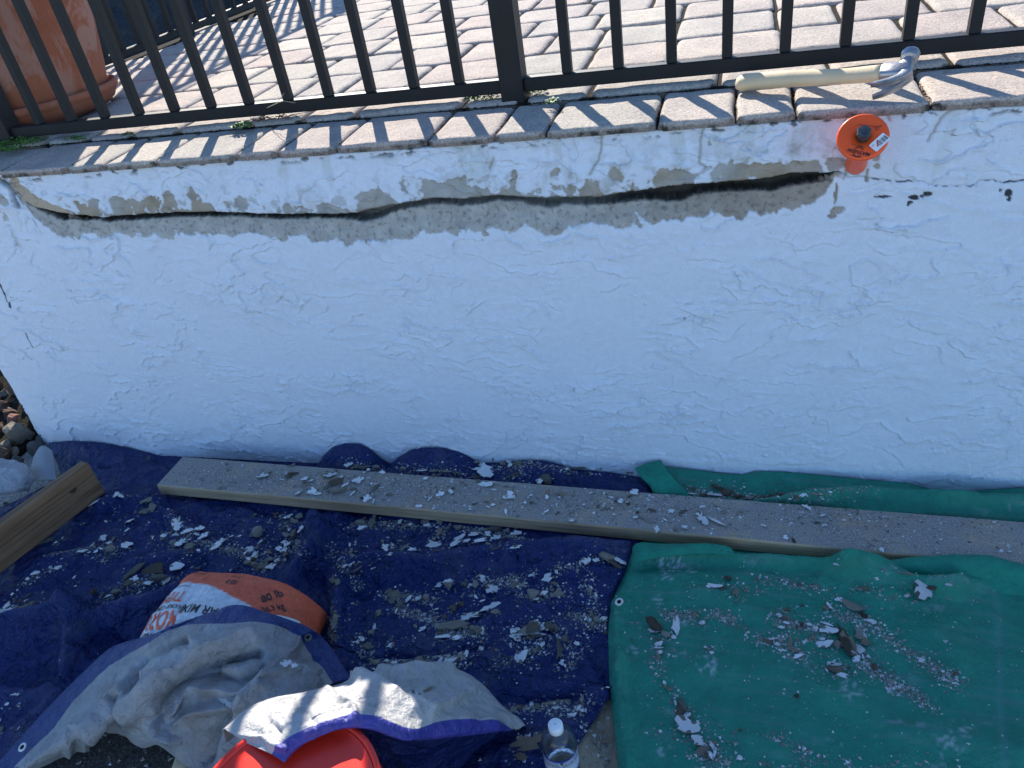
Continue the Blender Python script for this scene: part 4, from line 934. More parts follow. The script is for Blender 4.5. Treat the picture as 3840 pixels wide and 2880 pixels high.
# green sheet
ys = np.concatenate([np.arange(-1.5, -.36, .0055), np.arange(-.36, -.2425, .003)]); U = np.linspace(0, 1, 360)
xl = green_left(ys); X = xl[:, None] + (2.0 - xl)[:, None] * U[None] ** 1.15; Y = np.repeat(ys[:, None], len(U), 1); Z = zgreen(X, Y)
dl = X - xl[:, None]; Z = Z - .016 * np.exp(-(dl / .012) ** 2)
hem = np.exp(-((dl - .032) / .0016) ** 2) + .6 * np.exp(-((dl - .055) / .0012) ** 2); Z = Z + .0010 * ss(-(dl - .032), -.001, .001)
sm = P2([(3690, 2090), (3740, 2260), (3745, 2420), (3760, 2900)], -.95); sd = seg_dist(X, Y, sm)
d1 = fbm(X * 14, Y * 30, 420, 4); d2 = fbm(X * 60, Y * 60, 421, 3); d3 = fbm(X * 5, Y * 70, 422, 2)
smear = ss(d1 + .8 * d2, .42, .62)[..., None] * .35 * ss(fbm(X * 3, Y * 3, 423), -.1, .3)[..., None]
dust = (.05 + .18 * ss(d3 + .4 * d1, .05, .5))[..., None]
base = np.array([.010, .235, .150]) * (1 + .12 * hem[..., None])
col = base * (1 - dust) + np.array([.20, .26, .26]) * dust; col = col * (1 - smear) + np.array([.42, .48, .50]) * smear
seam = (np.exp(-(sd / .006) ** 2) * .35)[..., None]; col = col * (1 - seam) + np.array([.12, .30, .27]) * seam
for (px, py, w, h) in [(2490, 2100, 60, 14), (2500, 2125, 34, 30), (2540, 2120, 30, 26), (2510, 2140, 26, 16), (2590, 2138, 24, 14), (2465, 2250, 22, 20), (2470, 2090, 34, 14), (2655, 2500, 40, 30), (2370, 2445, 26, 22), (3190, 2600, 40, 36), (2490, 2805, 30, 22), (3560, 2790, 60, 30), (3600, 2740, 50, 30), (2650, 2490, 40, 34), (2500, 2170, 30, 12)]:
    q = atZ(px, py, -.955); r = w * (q - CC).dot(CW) / F_PX; m_ = np.exp(-(((X - q.x) / r) ** 2 + ((Y - q.y) / (r * h / w * 1.4)) ** 2)); m_ = (ss(m_, .2, .7) * ss(fbm(X * 80, Y * 160, 424, 3), .0, .25))[..., None] * .55
    col = col * (1 - m_) + np.array([.5, .56, .58]) * m_
green_t = mobj('green_tarp', gridmesh('green_tarp', np.stack([X, Y, Z], -1), col, [MT['green']])); tag(green_t, 'green tarp on the right with white plaster smears and rubble', 'tarp')
md = green_t.modifiers.new('thickness', 'SOLIDIFY'); md.thickness = .0012; md.offset = -1
# folded corner of the green tarp against the wall, and the lifted flap in front of the plank
gcol = flatcol([.012, .245, .160])
patch('folded_corner', [[(2383, 1757, -.935), (2430, 1738, -.925), (2478, 1726, -.912)], [(2400, 1785, -.935), (2450, 1780, -.925), (2510, 1775, -.92)], [(2430, 1812, -.94), (2470, 1818, -.932), (2545, 1815, -.935)], [(2452, 1845, -.95), (2480, 1858, -.945), (2588, 1862, -.95)]], 34, 34, .003, 22, 5, [MT['green']], gcol, green_t, .0015)
patch('raised_flap', [[(2372, 2075, -.945), (2388, 2040, -.935), (2500, 2040, -.935), (2620, 2046, -.935), (2730, 2052, -.942)], [(2380, 2085, -.937), (2450, 2068, -.925), (2560, 2052, -.925), (2660, 2046, -.928), (2745, 2062, -.937)], [(2390, 2110, -.94), (2460, 2092, -.935), (2570, 2080, -.935), (2680, 2078, -.937), (2760, 2086, -.942)]], 60, 20, .0022, 20, 6, [MT['green']], gcol, green_t, .0015)
patch('right_flap', [[(3170, 2132, -.958), (3320, 2106, -.938), (3480, 2090, -.926), (3680, 2087, -.922), (3850, 2126, -.926), (4010, 2180, -.93)], [(3190, 2140, -.958), (3340, 2124, -.935), (3500, 2116, -.922), (3690, 2112, -.918), (3860, 2150, -.922), (4015, 2200, -.93)], [(3230, 2152, -.960), (3380, 2152, -.948), (3530, 2166, -.940), (3700, 2160, -.935), (3865, 2190, -.936), (4020, 2235, -.94)], [(3260, 2160, -.966), (3410, 2180, -.962), (3555, 2212, -.958), (3700, 2225, -.955), (3870, 2250, -.955), (4020, 2290, -.955)]], 90, 40, .003, 16, 8, [MT['green']], gcol, green_t, .0015)
def grommet(parent, px, py, z, r=.0075, mat='brass', nrm=None):
    p = atZ(px, py, z); n_ = 20; b = MB(); v = []; f = []
    prof = [(r * .48, -.001), (r * .55, .0012), (r * .8, .0018), (r, .0008), (r * 1.02, -.0006)]
    for (rr_, zz) in prof:
        for j in range(n_): w = 2 * math.pi * j / n_; v.append((rr_ * math.cos(w), rr_ * math.sin(w), zz))
    for k in range(len(prof) - 1):
        for j in range(n_): f.append((k * n_ + j, k * n_ + (j + 1) % n_, (k + 1) * n_ + (j + 1) % n_, (k + 1) * n_ + j))
    b.add(v, f, 0); b.add([(r * .5 * math.cos(2 * math.pi * j / n_), r * .5 * math.sin(2 * math.pi * j / n_), .0004) for j in range(n_)], [tuple(range(n_))], 1)
    o = mobj('grommet', b.mesh('grommet', [MT[mat], MT['soil']], False), parent, p)
    o.rotation_euler = (nrm or Vector((0, 0, 1))).to_track_quat('Z', 'Y').to_euler(); return o
zq = -.96
def onsurf(px, py, fn, z0=-.955):
    z = z0
    for _ in range(10): p = atZ(px, py, z); z = .4 * z + .6 * fastz(HB_ if fn is zblue else HG_, p.x, p.y)
    return atZ(px, py, z)
p = onsurf(2322, 2257, zgreen); grommet(green_t, 2322, 2257, p.z + .003, .0092, 'silverring', Vector((-.25, -.2, 1)))
grommet(blue_t, 558, 1716, -.965, .006, 'brass', Vector((0, -1, .5)))
p = onsurf(20, 1888, zblue); grommet(blue_t, 20, 1888, p.z + .004, .008)

# silver scrap of the tarp turned over at the left edge
def silv(U, V, A):
    n = fbm(A[..., 0] * 12, A[..., 1] * 12, 500, 3)[..., None]; return np.ones(U.shape + (3,)) * np.array([.36, .365, .38]) * (1 + .25 * n)
o = patch('silver_tarp_corner', [[(-60, 1738, -.93), (40, 1730, -.93), (90, 1748, -.935), (118, 1778, -.95), (126, 1802, -.962)], [(-60, 1775, -.918), (35, 1768, -.918), (82, 1786, -.93), (108, 1802, -.95), (120, 1816, -.966)], [(-60, 1865, -.95), (0, 1858, -.955), (55, 1848, -.962), (84, 1838, -.968), (102, 1832, -.975)]], 70, 60, .010, 17, 9, [MT['fold']], silv, None, .0012)
tag(o, 'crumpled silver tarp corner catching sun at the left edge', 'tarp')

# ================================================================== MORTAR BAG
BX, BY, BZ = -.438, -.955, -.975
BWX, BWY, BH = .190, .172, .150
bag = empty('mortar_bag', (BX, BY, BZ), 'orange and white paper sack of mortar mix half hidden under the silver tarp fold', 'bag')
def bagz(a, b_):
    q = np.clip(1 - np.abs(a) ** 3.4, 0, 1) ** .5 * np.clip(1 - np.abs(b_) ** 9, 0, 1) ** .34
    return BH * q * (.50 + .50 * ss(b_, -.95, .2))
def bagp(a, b_, e=0.0):
    a = np.asarray(a, float); b_ = np.asarray(b_, float)
    z = bagz(a, b_) * (1 + .06 * fbm(a * 2.2, b_ * 2.6, 600, 2)) + .004 * crumple(a * .2, b_ * .3, 26, 601) * .6 + .004 + e
    pinch = 1 - .05 * np.abs(b_) ** 3
    return np.stack([a * BWX * pinch, b_ * BWY * (1 - .03 * a * a), z], -1)
ca = np.sin(np.linspace(-1, 1, 110) * np.pi / 2); cb_ = np.sin(np.linspace(-1, 1, 130) * np.pi / 2); A_, B_ = np.meshgrid(ca, cb_)
Pb = bagp(A_, B_)
thr = np.interp(A_, [-1, -.76, -.5, -.2, .14, .50, .515, .56], [.5, .535, .60, .57, .47, .36, .28, -1.5]); org = ss(B_ - thr, 0, .008)
col = np.array([.66, .68, .70]) * (1 - org[..., None]) + np.array([.74, .135, .06]) * org[..., None]
ln = np.exp(-((A_ + .33 - .04 * B_) / .009) ** 2) * .55; col = col * (1 - ln[..., None] * np.array([.7, .65, .55]))
rule = ((np.abs(B_ - .54) < .010) & (A_ > -.80) & (A_ < -.44)); col[rule] = [.2, .2, .24]
col = col * (1 - .10 * ss(fbm(A_ * 6, B_ * 8, 610, 4), .0, .4))[..., None]
mobj('paper_sack', gridmesh('paper_sack', Pb, col, [MT['bag']]), bag)
low = Pb.copy(); low[..., 2] = .004 - (Pb[..., 2] - .004) * .12; mobj('sack_bottom', gridmesh('sack_bottom', low, col, [MT['bag']]), bag)
def bag_text(s, size, a, b_, rot, mat, sx=1.0, bold=0.0):
    v, f = text_mesh(s, size, bold=bold); c, s_ = math.cos(rot), math.sin(rot)
    X_ = v[:, 0] * sx * c - v[:, 1] * s_; Y_ = v[:, 0] * sx * s_ + v[:, 1] * c
    Pp = bagp(a + X_ / BWX, b_ + Y_ / BWY, .0016); mobj('lettering', rawmesh('lettering', Pp.tolist(), f, [mat]), bag)
PI = math.pi
bag_text('MORTAR', .052, -.665, .04, PI, MT['redink'], .72, .0012)
bag_text('MASONRY CEMENT & SAND', .0165, -.665, .205, PI, MT['ink'], .72, .0002)
bag_text('TYPE N', .040, -.64, .37, PI, MT['redink'], .72, .0006)
bag_text('PREMIXED', .030, -.80, -.17, PI, MT['ink'], .8, .0004)
bag_text('MORTAR MIX', .030, .12, .20, PI, MT['ink'], .9, .0003)
bag_text('80 lb', .019, .08, .66, PI, MT['ink'], .8, .0003); bag_text('36.3 kg', .011, .08, .77, PI, MT['ink'], .8)
bag_text('Mortar Mix', .015, -.55, .80, PI, MT['ink'], .9)
bag_text('80 lb', .026, .63, .60, math.radians(48), MT['ink'], .9, .0004); bag_text('36.3 kg', .017, .70, .46, math.radians(48), MT['ink'], .9, .0002)
b = MB(); q = random.Random(4)
def bq(x, y, e=.002):
    c, s_ = math.cos(math.radians(35)), math.sin(math.radians(35)); return bagp(.84 + (x * c - y * s_) / BWX, .32 + (x * s_ + y * c) / BWY, e)
vv = [tuple(bq(x, y)) for y in np.linspace(-.02, .02, 5) for x in np.linspace(-.034, .034, 9)]
b.add(vv, [(r * 9 + c, r * 9 + c + 1, (r + 1) * 9 + c + 1, (r + 1) * 9 + c) for r in range(4) for c in range(8)])
x = -.030
while x < .029:
    w = q.choice([.0008, .0014, .0022]); b.add([tuple(bq(xx, yy, .0026)) for yy in np.linspace(-.016, .016, 4) for xx in (x, x + w)], [(2 * k, 2 * k + 1, 2 * k + 3, 2 * k + 2) for k in range(3)], 1); x += w + q.choice([.0009, .0013])
mobj('barcode_label', b.mesh('barcode_label', [MT['paper'], MT['ink']]), bag)

# ================================================================== FOLDED TARP OVER THE BAG, TARP OVER THE BUCKET
BLUEC = np.array([.007, .028, .15])
def z3(pts, zs): return [(x, y, z) for (x, y), z in zip(pts, zs)]
R0 = z3([(-40, 2900), (149, 2690), (271, 2564), (420, 2433), (565, 2383), (768, 2311), (886, 2270), (1000, 2297), (1162, 2356), (1234, 2419), (1315, 2546)], [-.96, -.94, -.925, -.90, -.865, -.82, -.80, -.81, -.86, -.90, -.935])
R1 = z3([(60, 2880), (200, 2745), (290, 2641), (407, 2523), (580, 2408), (700, 2352), (830, 2345), (1000, 2342), (1089, 2375), (1160, 2455), (1243, 2568)], [-.955, -.935, -.92, -.895, -.86, -.815, -.80, -.805, -.85, -.885, -.92])
R2 = z3([(75, 2884), (240, 2770), (350, 2680), (470, 2580), (600, 2490), (720, 2440), (830, 2440), (960, 2430), (1060, 2450), (1120, 2515), (1195, 2600)], [-.95, -.92, -.90, -.87, -.84, -.82, -.81, -.81, -.84, -.865, -.90])
R3 = z3([(85, 2888), (270, 2785), (390, 2715), (500, 2660), (600, 2590), (720, 2550), (830, 2540), (950, 2535), (1040, 2560), (1090, 2610), (1150, 2670)], [-.955, -.93, -.90, -.875, -.85, -.85, -.83, -.83, -.84, -.85, -.87])
R4 = z3([(95, 2892), (290, 2795), (430, 2735), (500, 2740), (590, 2700), (700, 2670), (800, 2655), (900, 2640), (980, 2650), (1040, 2700), (1090, 2750)], [-.965, -.955, -.95, -.93, -.90, -.90, -.87, -.86, -.85, -.84, -.84])
R5 = z3([(100, 2894), (300, 2805), (440, 2745), (535, 2800), (600, 2790), (700, 2870), (770, 2900), (850, 2920), (930, 2940), (1000, 2940), (1060, 2940)], [-.975, -.972, -.97, -.965, -.955, -.96, -.95, -.94, -.93, -.92, -.92])
def foldcol(U, V, A):
    h = 1 - ss(V, .185, .19); n = fbm(A[..., 0] * 14, A[..., 1] * 14, 510, 3)[..., None]
    sil = np.array([.33, .325, .32]) * (1 + .3 * n); brown = ss(fbm(A[..., 0] * 7 + 3, A[..., 1] * 7, 511, 2), .05, .4)[..., None] * .45
    sil = sil * (1 - brown) + np.array([.20, .15, .13]) * brown
    return sil * (1 - h[..., None]) + BLUEC * h[..., None]
def bagfloor(x, y):
    a = np.clip((x - BX) / BWX, -1, 1); b_ = np.clip((y - BY) / BWY, -1, 1); return BZ + bagz(a, b_) * 1.04 + .010 * (bagz(a, b_) > .001)
def c5(*L): return [(x * SC5, 2130 + y * SC5) for x, y in L]
SC5 = 1000 / 2212
FR = [(c5((700, 1450), (900, 1150), (1150, 880), (1420, 680), (1640, 600)), .016, 26), (c5((1120, 1010), (1160, 860), (1320, 720), (1560, 620)), -.040, 15),
      (c5((1060, 1180), (1400, 900), (1700, 690), (2100, 560)), .026, 34), (c5((1300, 1230), (1420, 1040), (1800, 770), (2150, 690)), -.034, 22), (c5((1290, 1200), (1330, 1350), (1500, 1420)), .020, 20),
      (c5((1420, 1170), (1620, 960), (2050, 1020), (2212, 900)), .018, 26), (c5((1700, 880), (2000, 960), (2180, 820)), -.022, 30), (c5((1500, 1300), (1750, 1180), (2050, 1140), (2200, 1020)), .024, 24),
      (c5((1000, 1100), (1010, 1250), (900, 1330)), -.022, 16), (c5((560, 1500), (620, 1350), (900, 1290)), .012, 18), (c5((640, 1440), (860, 1400)), -.012, 12), (c5((1700, 1600), (1800, 1350), (2000, 1180)), -.022, 20), (c5((1900, 1600), (1960, 1330), (2150, 1100)), .022, 22),
      (c5((2212, 880), (2420, 700), (2500, 560)), .012, 22), (c5((2260, 760), (2600, 760)), -.008, 14), (c5((2230, 940), (2480, 850), (2620, 960)), .010, 16)]
fold = patch('folded_tarp', [R0, R1, R2, R3, R4, R5], 240, 200, .0042, 11, 21, [MT['fold']], foldcol, None, .0012, FR, bagfloor)
tag(fold, 'tarp turned back over the mortar bag, silver underside with a blue hem', 'tarp')
grommet(fold, 84, 2802, -.93, .0085, 'silverring', Vector((0, -.3, 1))); grommet(fold, 1155, 2391, -.862, .008, 'brass', Vector((.2, -.3, 1)))
B1 = [(840, 2745, -.655), (972, 2663, -.675), (1116, 2620, -.685), (1234, 2595, -.70), (1333, 2555, -.735), (1433, 2519, -.79), (1600, 2507, -.84), (1749, 2537, -.90), (1869, 2650, -.94), (1967, 2727, -.962)]
Bb = [(x + 10, y + 45, z - .11) for x, y, z in B1[:6]] + [(x, y + 18, max(z - .05, -.968)) for x, y, z in B1[6:]]
B2 = [(866, 2754, -.63), (1030, 2710, -.618), (1150, 2680, -.618), (1260, 2650, -.625), (1370, 2620, -.65), (1460, 2600, -.715), (1600, 2585, -.79), (1730, 2610, -.85), (1830, 2670, -.90), (1950, 2728, -.955)]
B3 = [(940, 2795, -.618), (1050, 2765, -.608), (1170, 2715, -.608), (1280, 2690, -.612), (1380, 2675, -.625), (1460, 2680, -.655), (1560, 2680, -.715), (1660, 2672, -.78), (1800, 2695, -.86), (1930, 2730, -.95)]
B4 = [(1021, 2831, -.605), (1085, 2775, -.602), (1189, 2731, -.60), (1297, 2700, -.602), (1388, 2700, -.612), (1451, 2722, -.635), (1523, 2745, -.67), (1614, 2722, -.735), (1800, 2704, -.84), (1920, 2730, -.94)]
B5 = [(1067, 2862, -.612), (1110, 2812, -.612), (1189, 2756, -.608), (1297, 2731, -.608), (1388, 2736, -.618), (1451, 2760, -.64), (1523, 2775, -.675), (1614, 2772, -.745), (1800, 2752, -.85), (1910, 2734, -.942)]
def foldcol2(U, V, A):
    h = ss(V, .80, .805); n = fbm(A[..., 0] * 14, A[..., 1] * 14, 520, 3)[..., None]
    sil = np.array([.43, .425, .415]) * (1 + .15 * n); return sil * (1 - h[..., None]) + np.array([.05, .05, .30]) * h[..., None]
DR = [([(1342, 2560), (1450, 2625), (1587, 2705)], .016, 20), ([(1480, 2548), (1560, 2562), (1660, 2580)], -.020, 22), ([(1430, 2524), (1560, 2510), (1690, 2518)], .010, 14), ([(1600, 2690), (1700, 2640), (1760, 2600)], .012, 16), ([(1700, 2560), (1780, 2640), (1800, 2690)], -.010, 18),
      ([(1250, 2625), (1330, 2640), (1400, 2660)], -.007, 10), ([(1260, 2655), (1330, 2668)], -.006, 8), ([(1230, 2600), (1290, 2650), (1330, 2700)], .006, 12), ([(900, 2760), (1010, 2790), (1060, 2810)], .006, 12), ([(1000, 2700), (1060, 2760)], -.005, 12), ([(1120, 2650), (1180, 2720)], -.004, 14), ([(1500, 2640), (1560, 2600)], -.010, 16)]
o = patch('draped_tarp', [Bb, B1, B2, B3, B4, B5], 230, 150, .0048, 12, 33, [MT['fold']], foldcol2, None, .0014, DR)
tag(o, 'sunlit silver tarp draped over the red bucket, with a purple blue hem', 'tarp'); drape = o
B6 = [(1160, 2790, -.66), (1215, 2775, -.66), (1290, 2770, -.67), (1340, 2765, -.68), (1400, 2775, -.70), (1470, 2800, -.74), (1540, 2830, -.80), (1630, 2840, -.86), (1800, 2790, -.92), (1900, 2745, -.96)]
B7 = [(1500, 2800, -.80), (1500, 2800, -.80), (1500, 2820, -.82), (1510, 2850, -.85), (1540, 2900, -.88), (1560, 2960, -.93), (1600, 2990, -.965), (1680, 2930, -.97), (1800, 2830, -.972), (1890, 2760, -.972)]
patch('hanging_side', [B5[3:], B6[3:], B7[3:]], 120, 60, .004, 12, 35, [MT['blue']], flatcol([.01, .022, .12]), drape, .0012)
grommet(drape, 1925, 2702, -.945, .008, 'brass', Vector((.1, -.3, 1)))

# ================================================================== RED BUCKET
bk = empty('bucket', (.062, -1.345, -.985), 'bright orange red plastic bucket under the draped tarp', 'bucket')
RB_ = .130; H_ = .3715
b = MB(); b.lathe([(.105, 0), (.112, .004), (RB_ - .006, H_ - .05), (RB_ + .004, H_ - .05), (RB_ + .004, H_ - .044), (RB_ - .004, H_ - .042), (RB_ - .003, H_ - .012), (RB_ + .004, H_ - .010), (RB_ + .0045, H_ - .002), (RB_ + .001, H_), (RB_ - .004, H_ - .003), (RB_ - .006, H_ - .02)], 72, cap0=True)
mobj('bucket_shell', b.mesh('bucket_shell', [MT['red']], True), bk)
b = MB(); b.lathe([(.001, H_ - .009), (.11, H_ - .008), (RB_ - .010, H_ - .0075), (RB_ - .0055, H_ - .005)], 72); mobj('bucket_lid', b.mesh('bucket_lid', [MT['red']], True), bk)

# ================================================================== WATER BOTTLE
bt = atZ(2082, 2716, -.803)
bottle = empty('water_bottle', (bt.x, bt.y, -.982), 'clear plastic water bottle with white cap and blue printed label', 'bottle')
def mat_pet():
    m, nt, b = nodes('clear_plastic'); b.inputs['Base Color'].default_value = (.97, .985, 1, 1); b.inputs['Transmission Weight'].default_value = 1; b.inputs['Roughness'].default_value = .06; b.inputs['IOR'].default_value = 1.35
    n = noise(nt, 60, 3, .5, objcoord(nt)); bump(nt, b, [(n.outputs[0], .002)]); return m
MT['pet'] = mat_pet()
m, nt, b_ = nodes('bottle_label'); b_.inputs['Base Color'].default_value = (.55, .62, .72, 1); b_.inputs['Roughness'].default_value = .3; b_.inputs['Transmission Weight'].default_value = .35; MT['lab'] = m
m, nt, b_ = nodes('white_cap'); b_.inputs['Base Color'].default_value = (.85, .86, .88, 1); b_.inputs['Roughness'].default_value = .35; b_.inputs['Subsurface Weight'].default_value = .1; MT['cap'] = m
HB = .207
prof = [(.001, .006), (.020, .004), (.027, .0), (.0300, .006), (.0302, .03), (.0288, .035), (.0302, .04), (.0302, .055), (.0288, .06), (.0302, .065), (.0302, .122), (.0297, .130), (.0278, .140), (.0240, .150), (.0180, .158), (.0125, .162), (.0108, .166)]
b = MB(); b.lathe(prof, 56); inner = [(max(r - .0006, .0005), z + .0004) for r, z in prof][::-1]; b.lathe(inner, 56)
mobj('bottle_body', b.mesh('bottle_body', [MT['pet']], True), bottle)
b = MB(); b.lathe([(.001, .0085), (.0292, .0085), (.0294, .03), (.0280, .035), (.0294, .04), (.0294, .055), (.0282, .06), (.001, .062)], 48)
m, nt, b_ = nodes('water'); b_.inputs['Base Color'].default_value = (.98, .99, 1, 1); b_.inputs['Transmission Weight'].default_value = 1; b_.inputs['Roughness'].default_value = 0; b_.inputs['IOR'].default_value = 1.33
mobj('water', b.mesh('water', [m], True), bottle)
b = MB(); b.lathe([(.0304, .070), (.0305, .115)], 56); b.lathe([(.0307, .1145), (.0307, .1190)], 56, 1); b.lathe([(.0307, .069), (.0307, .072)], 56, 1)
me = b.mesh('bottle_label', [MT['lab'], MT['bluefilm']], True); lb = mobj('bottle_label', me, bottle)
def wrap(s, size, z, mat, a0, sx=1.0):
    v, f = text_mesh(s, size); P_ = []
    for x, y, _ in v: w = a0 + x * sx / .031; P_.append((.0310 * math.cos(w), .0310 * math.sin(w), z + y))
    mobj('lettering', rawmesh('lettering', P_, f, [mat]), lb)
ca_ = math.atan2(CC.y - bt.y, CC.x - bt.x)
wrap('SPRING WATER', .0125, .103, MT['greyink'], ca_ - .12, 1.1)
b = MB(); b.add([(.0312 * math.cos(ca_ - .05 + .09 * math.cos(w)), .0312 * math.sin(ca_ - .05 + .09 * math.cos(w)), .1125 + .0028 * math.sin(w)) for w in [2 * math.pi * k / 16 for k in range(16)]], [tuple(range(16))])
mobj('emblem', b.mesh('emblem', [MT['ink']]), lb)
b = MB(); b.lathe([(.0118, .163), (.0126, .164), (.0126, .177), (.0112, .1795), (.001, .1798)], 48); mobj('cap', b.mesh('cap', [MT['cap']], True), bottle)

# ================================================================== PLANKS
pt = atZ(687, 1711, -.93); pe = atZ(3840, 1955, -.93); pd = (pe - pt).normalized(); pn_ = Vector((pd.y, -pd.x, 0))
Lp = 3.0; WP, TP = .131, .0365
plank = empty('long_plank', (pt.x, pt.y, -.93), 'long dusty pine plank covered with plaster crumbs at the foot of the wall', 'plank')
plank.rotation_euler = (0, 0, math.atan2(pd.y, pd.x))
def board_mesh(L, W_, T_, cut=0.0, n=60, seed=0, bow=.002):
    x = np.linspace(0, L, n); sec = [(0, -.003), (0, -T_ + .003), (-.003, -T_), (-W_ + .003, -T_), (-W_, -T_ + .003), (-W_, -.003), (-W_ + .003, 0), (-.003, 0)]
    P_ = []
    for k, (yy, zz) in enumerate(sec):
        xx = x.copy(); off = cut * (yy / -W_); xx = np.maximum(xx, off)
        P_.append(np.stack([xx, np.full(n, yy) + .0008 * fbm(xx * 5, xx * 0 + k * .3, seed, 2), np.full(n, zz) + .0008 * fbm(xx * 4, xx * 0 + k * .2, seed + 1, 2) + bow * np.sin(xx / L * np.pi)], -1))
    P_ = np.stack(P_, 0); v = P_.reshape(-1, 3).tolist(); m = len(sec)
    f = [(k * n + i, k * n + i + 1, ((k + 1) % m) * n + i + 1, ((k + 1) % m) * n + i) for k in range(m) for i in range(n - 1)]
    f += [tuple(k * n for k in range(m)), tuple(k * n + n - 1 for k in reversed(range(m)))]
    return rawmesh('board', v, f, [])
# the left end is cut slightly askew
lc = atZ(590, 1817, -.93); rel = lc - pt; cutx = rel.dot(pd)
me = board_mesh(Lp, WP, TP, cutx, 80, 3, .0); me.materials.append(MT['plank']); mobj('board', me, plank)
# short board standing on edge at the left
zt_ = -.862; a0 = atZ(332, 1736, zt_); a1 = atZ(0, 1975, zt_); dd_ = (a1 - a0); dd_.z = 0; dd_.normalize()
post = empty('short_board', (a0.x, a0.y, zt_), 'brown board standing on its edge on the blue tarp at the left', 'board')
post.rotation_euler = (0, 0, math.atan2(dd_.y, dd_.x) + math.pi / 2)
b = MB(); b.box((-.0365, -1.0, -.118), (0, 0, 0), .003); mobj('board', b.mesh('board', [MT['post']]), post)
# knot in the board end
b = MB(); kp = []
for j in range(14): w = 2 * math.pi * j / 14; kp.append((.0004, -.075 + .012 * math.cos(w) * (1 + .2 * math.sin(3 * w)), -.045 + .007 * math.sin(w)))
b.add(kp, [tuple(range(14))]); mobj('knot', b.mesh('knot', [simple('dark_wood_knot', (.05, .028, .015), .7)]), post)
o = patch('wood_offcut', [[(700, 2740, -.972), (745, 2745, -.972)], [(640, 2910, -.972), (700, 2920, -.972)]], 6, 12, .0, 9, 2, [MT['handle']], None, None, .012); tag(o, 'pale wood offcut poking out from under the silver tarp', 'wood offcut')
# plywood sheet between the two tarps
ply = MB(); q0 = atZ(2120, 2560, -.979)
ply.box((.28, -1.45, -.992), (.62, -.80, -.9775), .001); o = mobj('plywood_sheet', ply.mesh('plywood_sheet', [mat_wood('weathered_plywood', (.33, .27, .19), (.23, .185, .125), 'Y', .8)])); tag(o, 'strip of weathered plywood showing between the blue and green tarps', 'plywood')
# ================================================================== RUBBLE: PLASTER CHIPS AND MORTAR LUMPS
def flake(seed, kind):
    """flat irregular chip of plaster: painted face up, mortar on the broken edges and back"""
    r = random.Random(seed); n = r.randint(9, 13); ang = sorted([2 * math.pi * (k + r.uniform(-.33, .33)) / n for k in range(n)])
    el = r.uniform(.75, 1.0); rad = [r.uniform(.55, 1.12) for _ in range(n)]
    if seed % 3 == 0: rad[r.randrange(n)] *= .5
    th = r.uniform(.09, .15) if kind == 'w' else r.uniform(.16, .30); cv = r.uniform(-.12, .16)
    v = []; f = []; mi = []
    outer = [(rad[k] * math.cos(a), rad[k] * math.sin(a) * el) for k, a in enumerate(ang)]
    H = lambda x, y: cv * (x * x + y * y) + .05 * math.sin(3 * x + seed) 
    top = [(x, y, H(x, y) + th / 2 + r.uniform(-.02, .02)) for x, y in outer]; midr = [(x * .5 + r.uniform(-.06, .06), y * .5 + r.uniform(-.06, .06)) for x, y in outer]
    mid = [(x, y, H(x, y) + th / 2 + r.uniform(-.03, .045)) for x, y in midr]; bot = [(x * r.uniform(.84, 1.06), y * r.uniform(.84, 1.06), H(x, y) - th / 2 + r.uniform(-.05, .02)) for x, y in outer]
    v = top + mid + bot + [(0, 0, H(0, 0) + th / 2), (0, 0, H(0, 0) - th / 2)]; c0, c1_ = 3 * n, 3 * n + 1
    bare = set(k for k in range(n) if kind == 'w' and r.random() < .14)
    for k in range(n):
        m = (k + 1) % n
        f.append((k, m, n + m, n + k)); mi.append(1 if (kind != 'w' or k in bare) else 0)
        f.append((n + k, n + m, c0)); mi.append(1 if kind != 'w' else 0)
        f.append((2 * n + k, 2 * n + m, m, k)); mi.append(1)
        f.append((2 * n + m, 2 * n + k, c1_)); mi.append(1)
    return v, f, mi
CH = {}
for kd, mats in (('w', ['chipw', 'chipg']), ('g', ['chipg', 'chipg']), ('b', ['chipb', 'chipb']), ('t', ['chipt', 'chipt'])):
    CH[kd] = []
    for s_ in range(12 if kd in 'wg' else 5):
        if kd != 'w' and s_ % 3 == 1: CH[kd].append(rock_mesh(s_ % 7, mats[0], 2)); continue
        v, f, mi = flake(s_ * 7 + ord(kd), kd); CH[kd].append(rawmesh('chip', v, f, [MT[m_] for m_ in mats], False, mi))
def surface(px, py):
    p = atZ(px, py, -.93); rel = p - pt; u_, w_ = rel.dot(pd), rel.dot(pn_)
    if u_ > cutx * max(0, w_) / WP and -.001 < w_ < WP + .001: return p, 'plank'
    z = -.955
    for _ in range(12):
        p = atZ(px, py, z); g = float(np.interp(p.y, GY, GX)); zz = fastz(HG_ if p.x > g else HB_, p.x, p.y); z = .45 * z + .55 * zz
    p = atZ(px, py, z); return p, ('green' if p.x > float(np.interp(p.y, GY, GX)) else 'blue')
def surf_z(X, Y):
    g = green_left(Y); z = np.where(X > g, zgreen(X, Y), zblue(X, Y)); return z
ORG = {'A': (0, 1650), 'B': (950, 1650), 'C': (1900, 1650), 'D': (2840, 1650), 'E': (0, 2130), 'F': (800, 2130), 'G': (1700, 2130), 'H': (2600, 2130)}
SC = 1000 / 2212
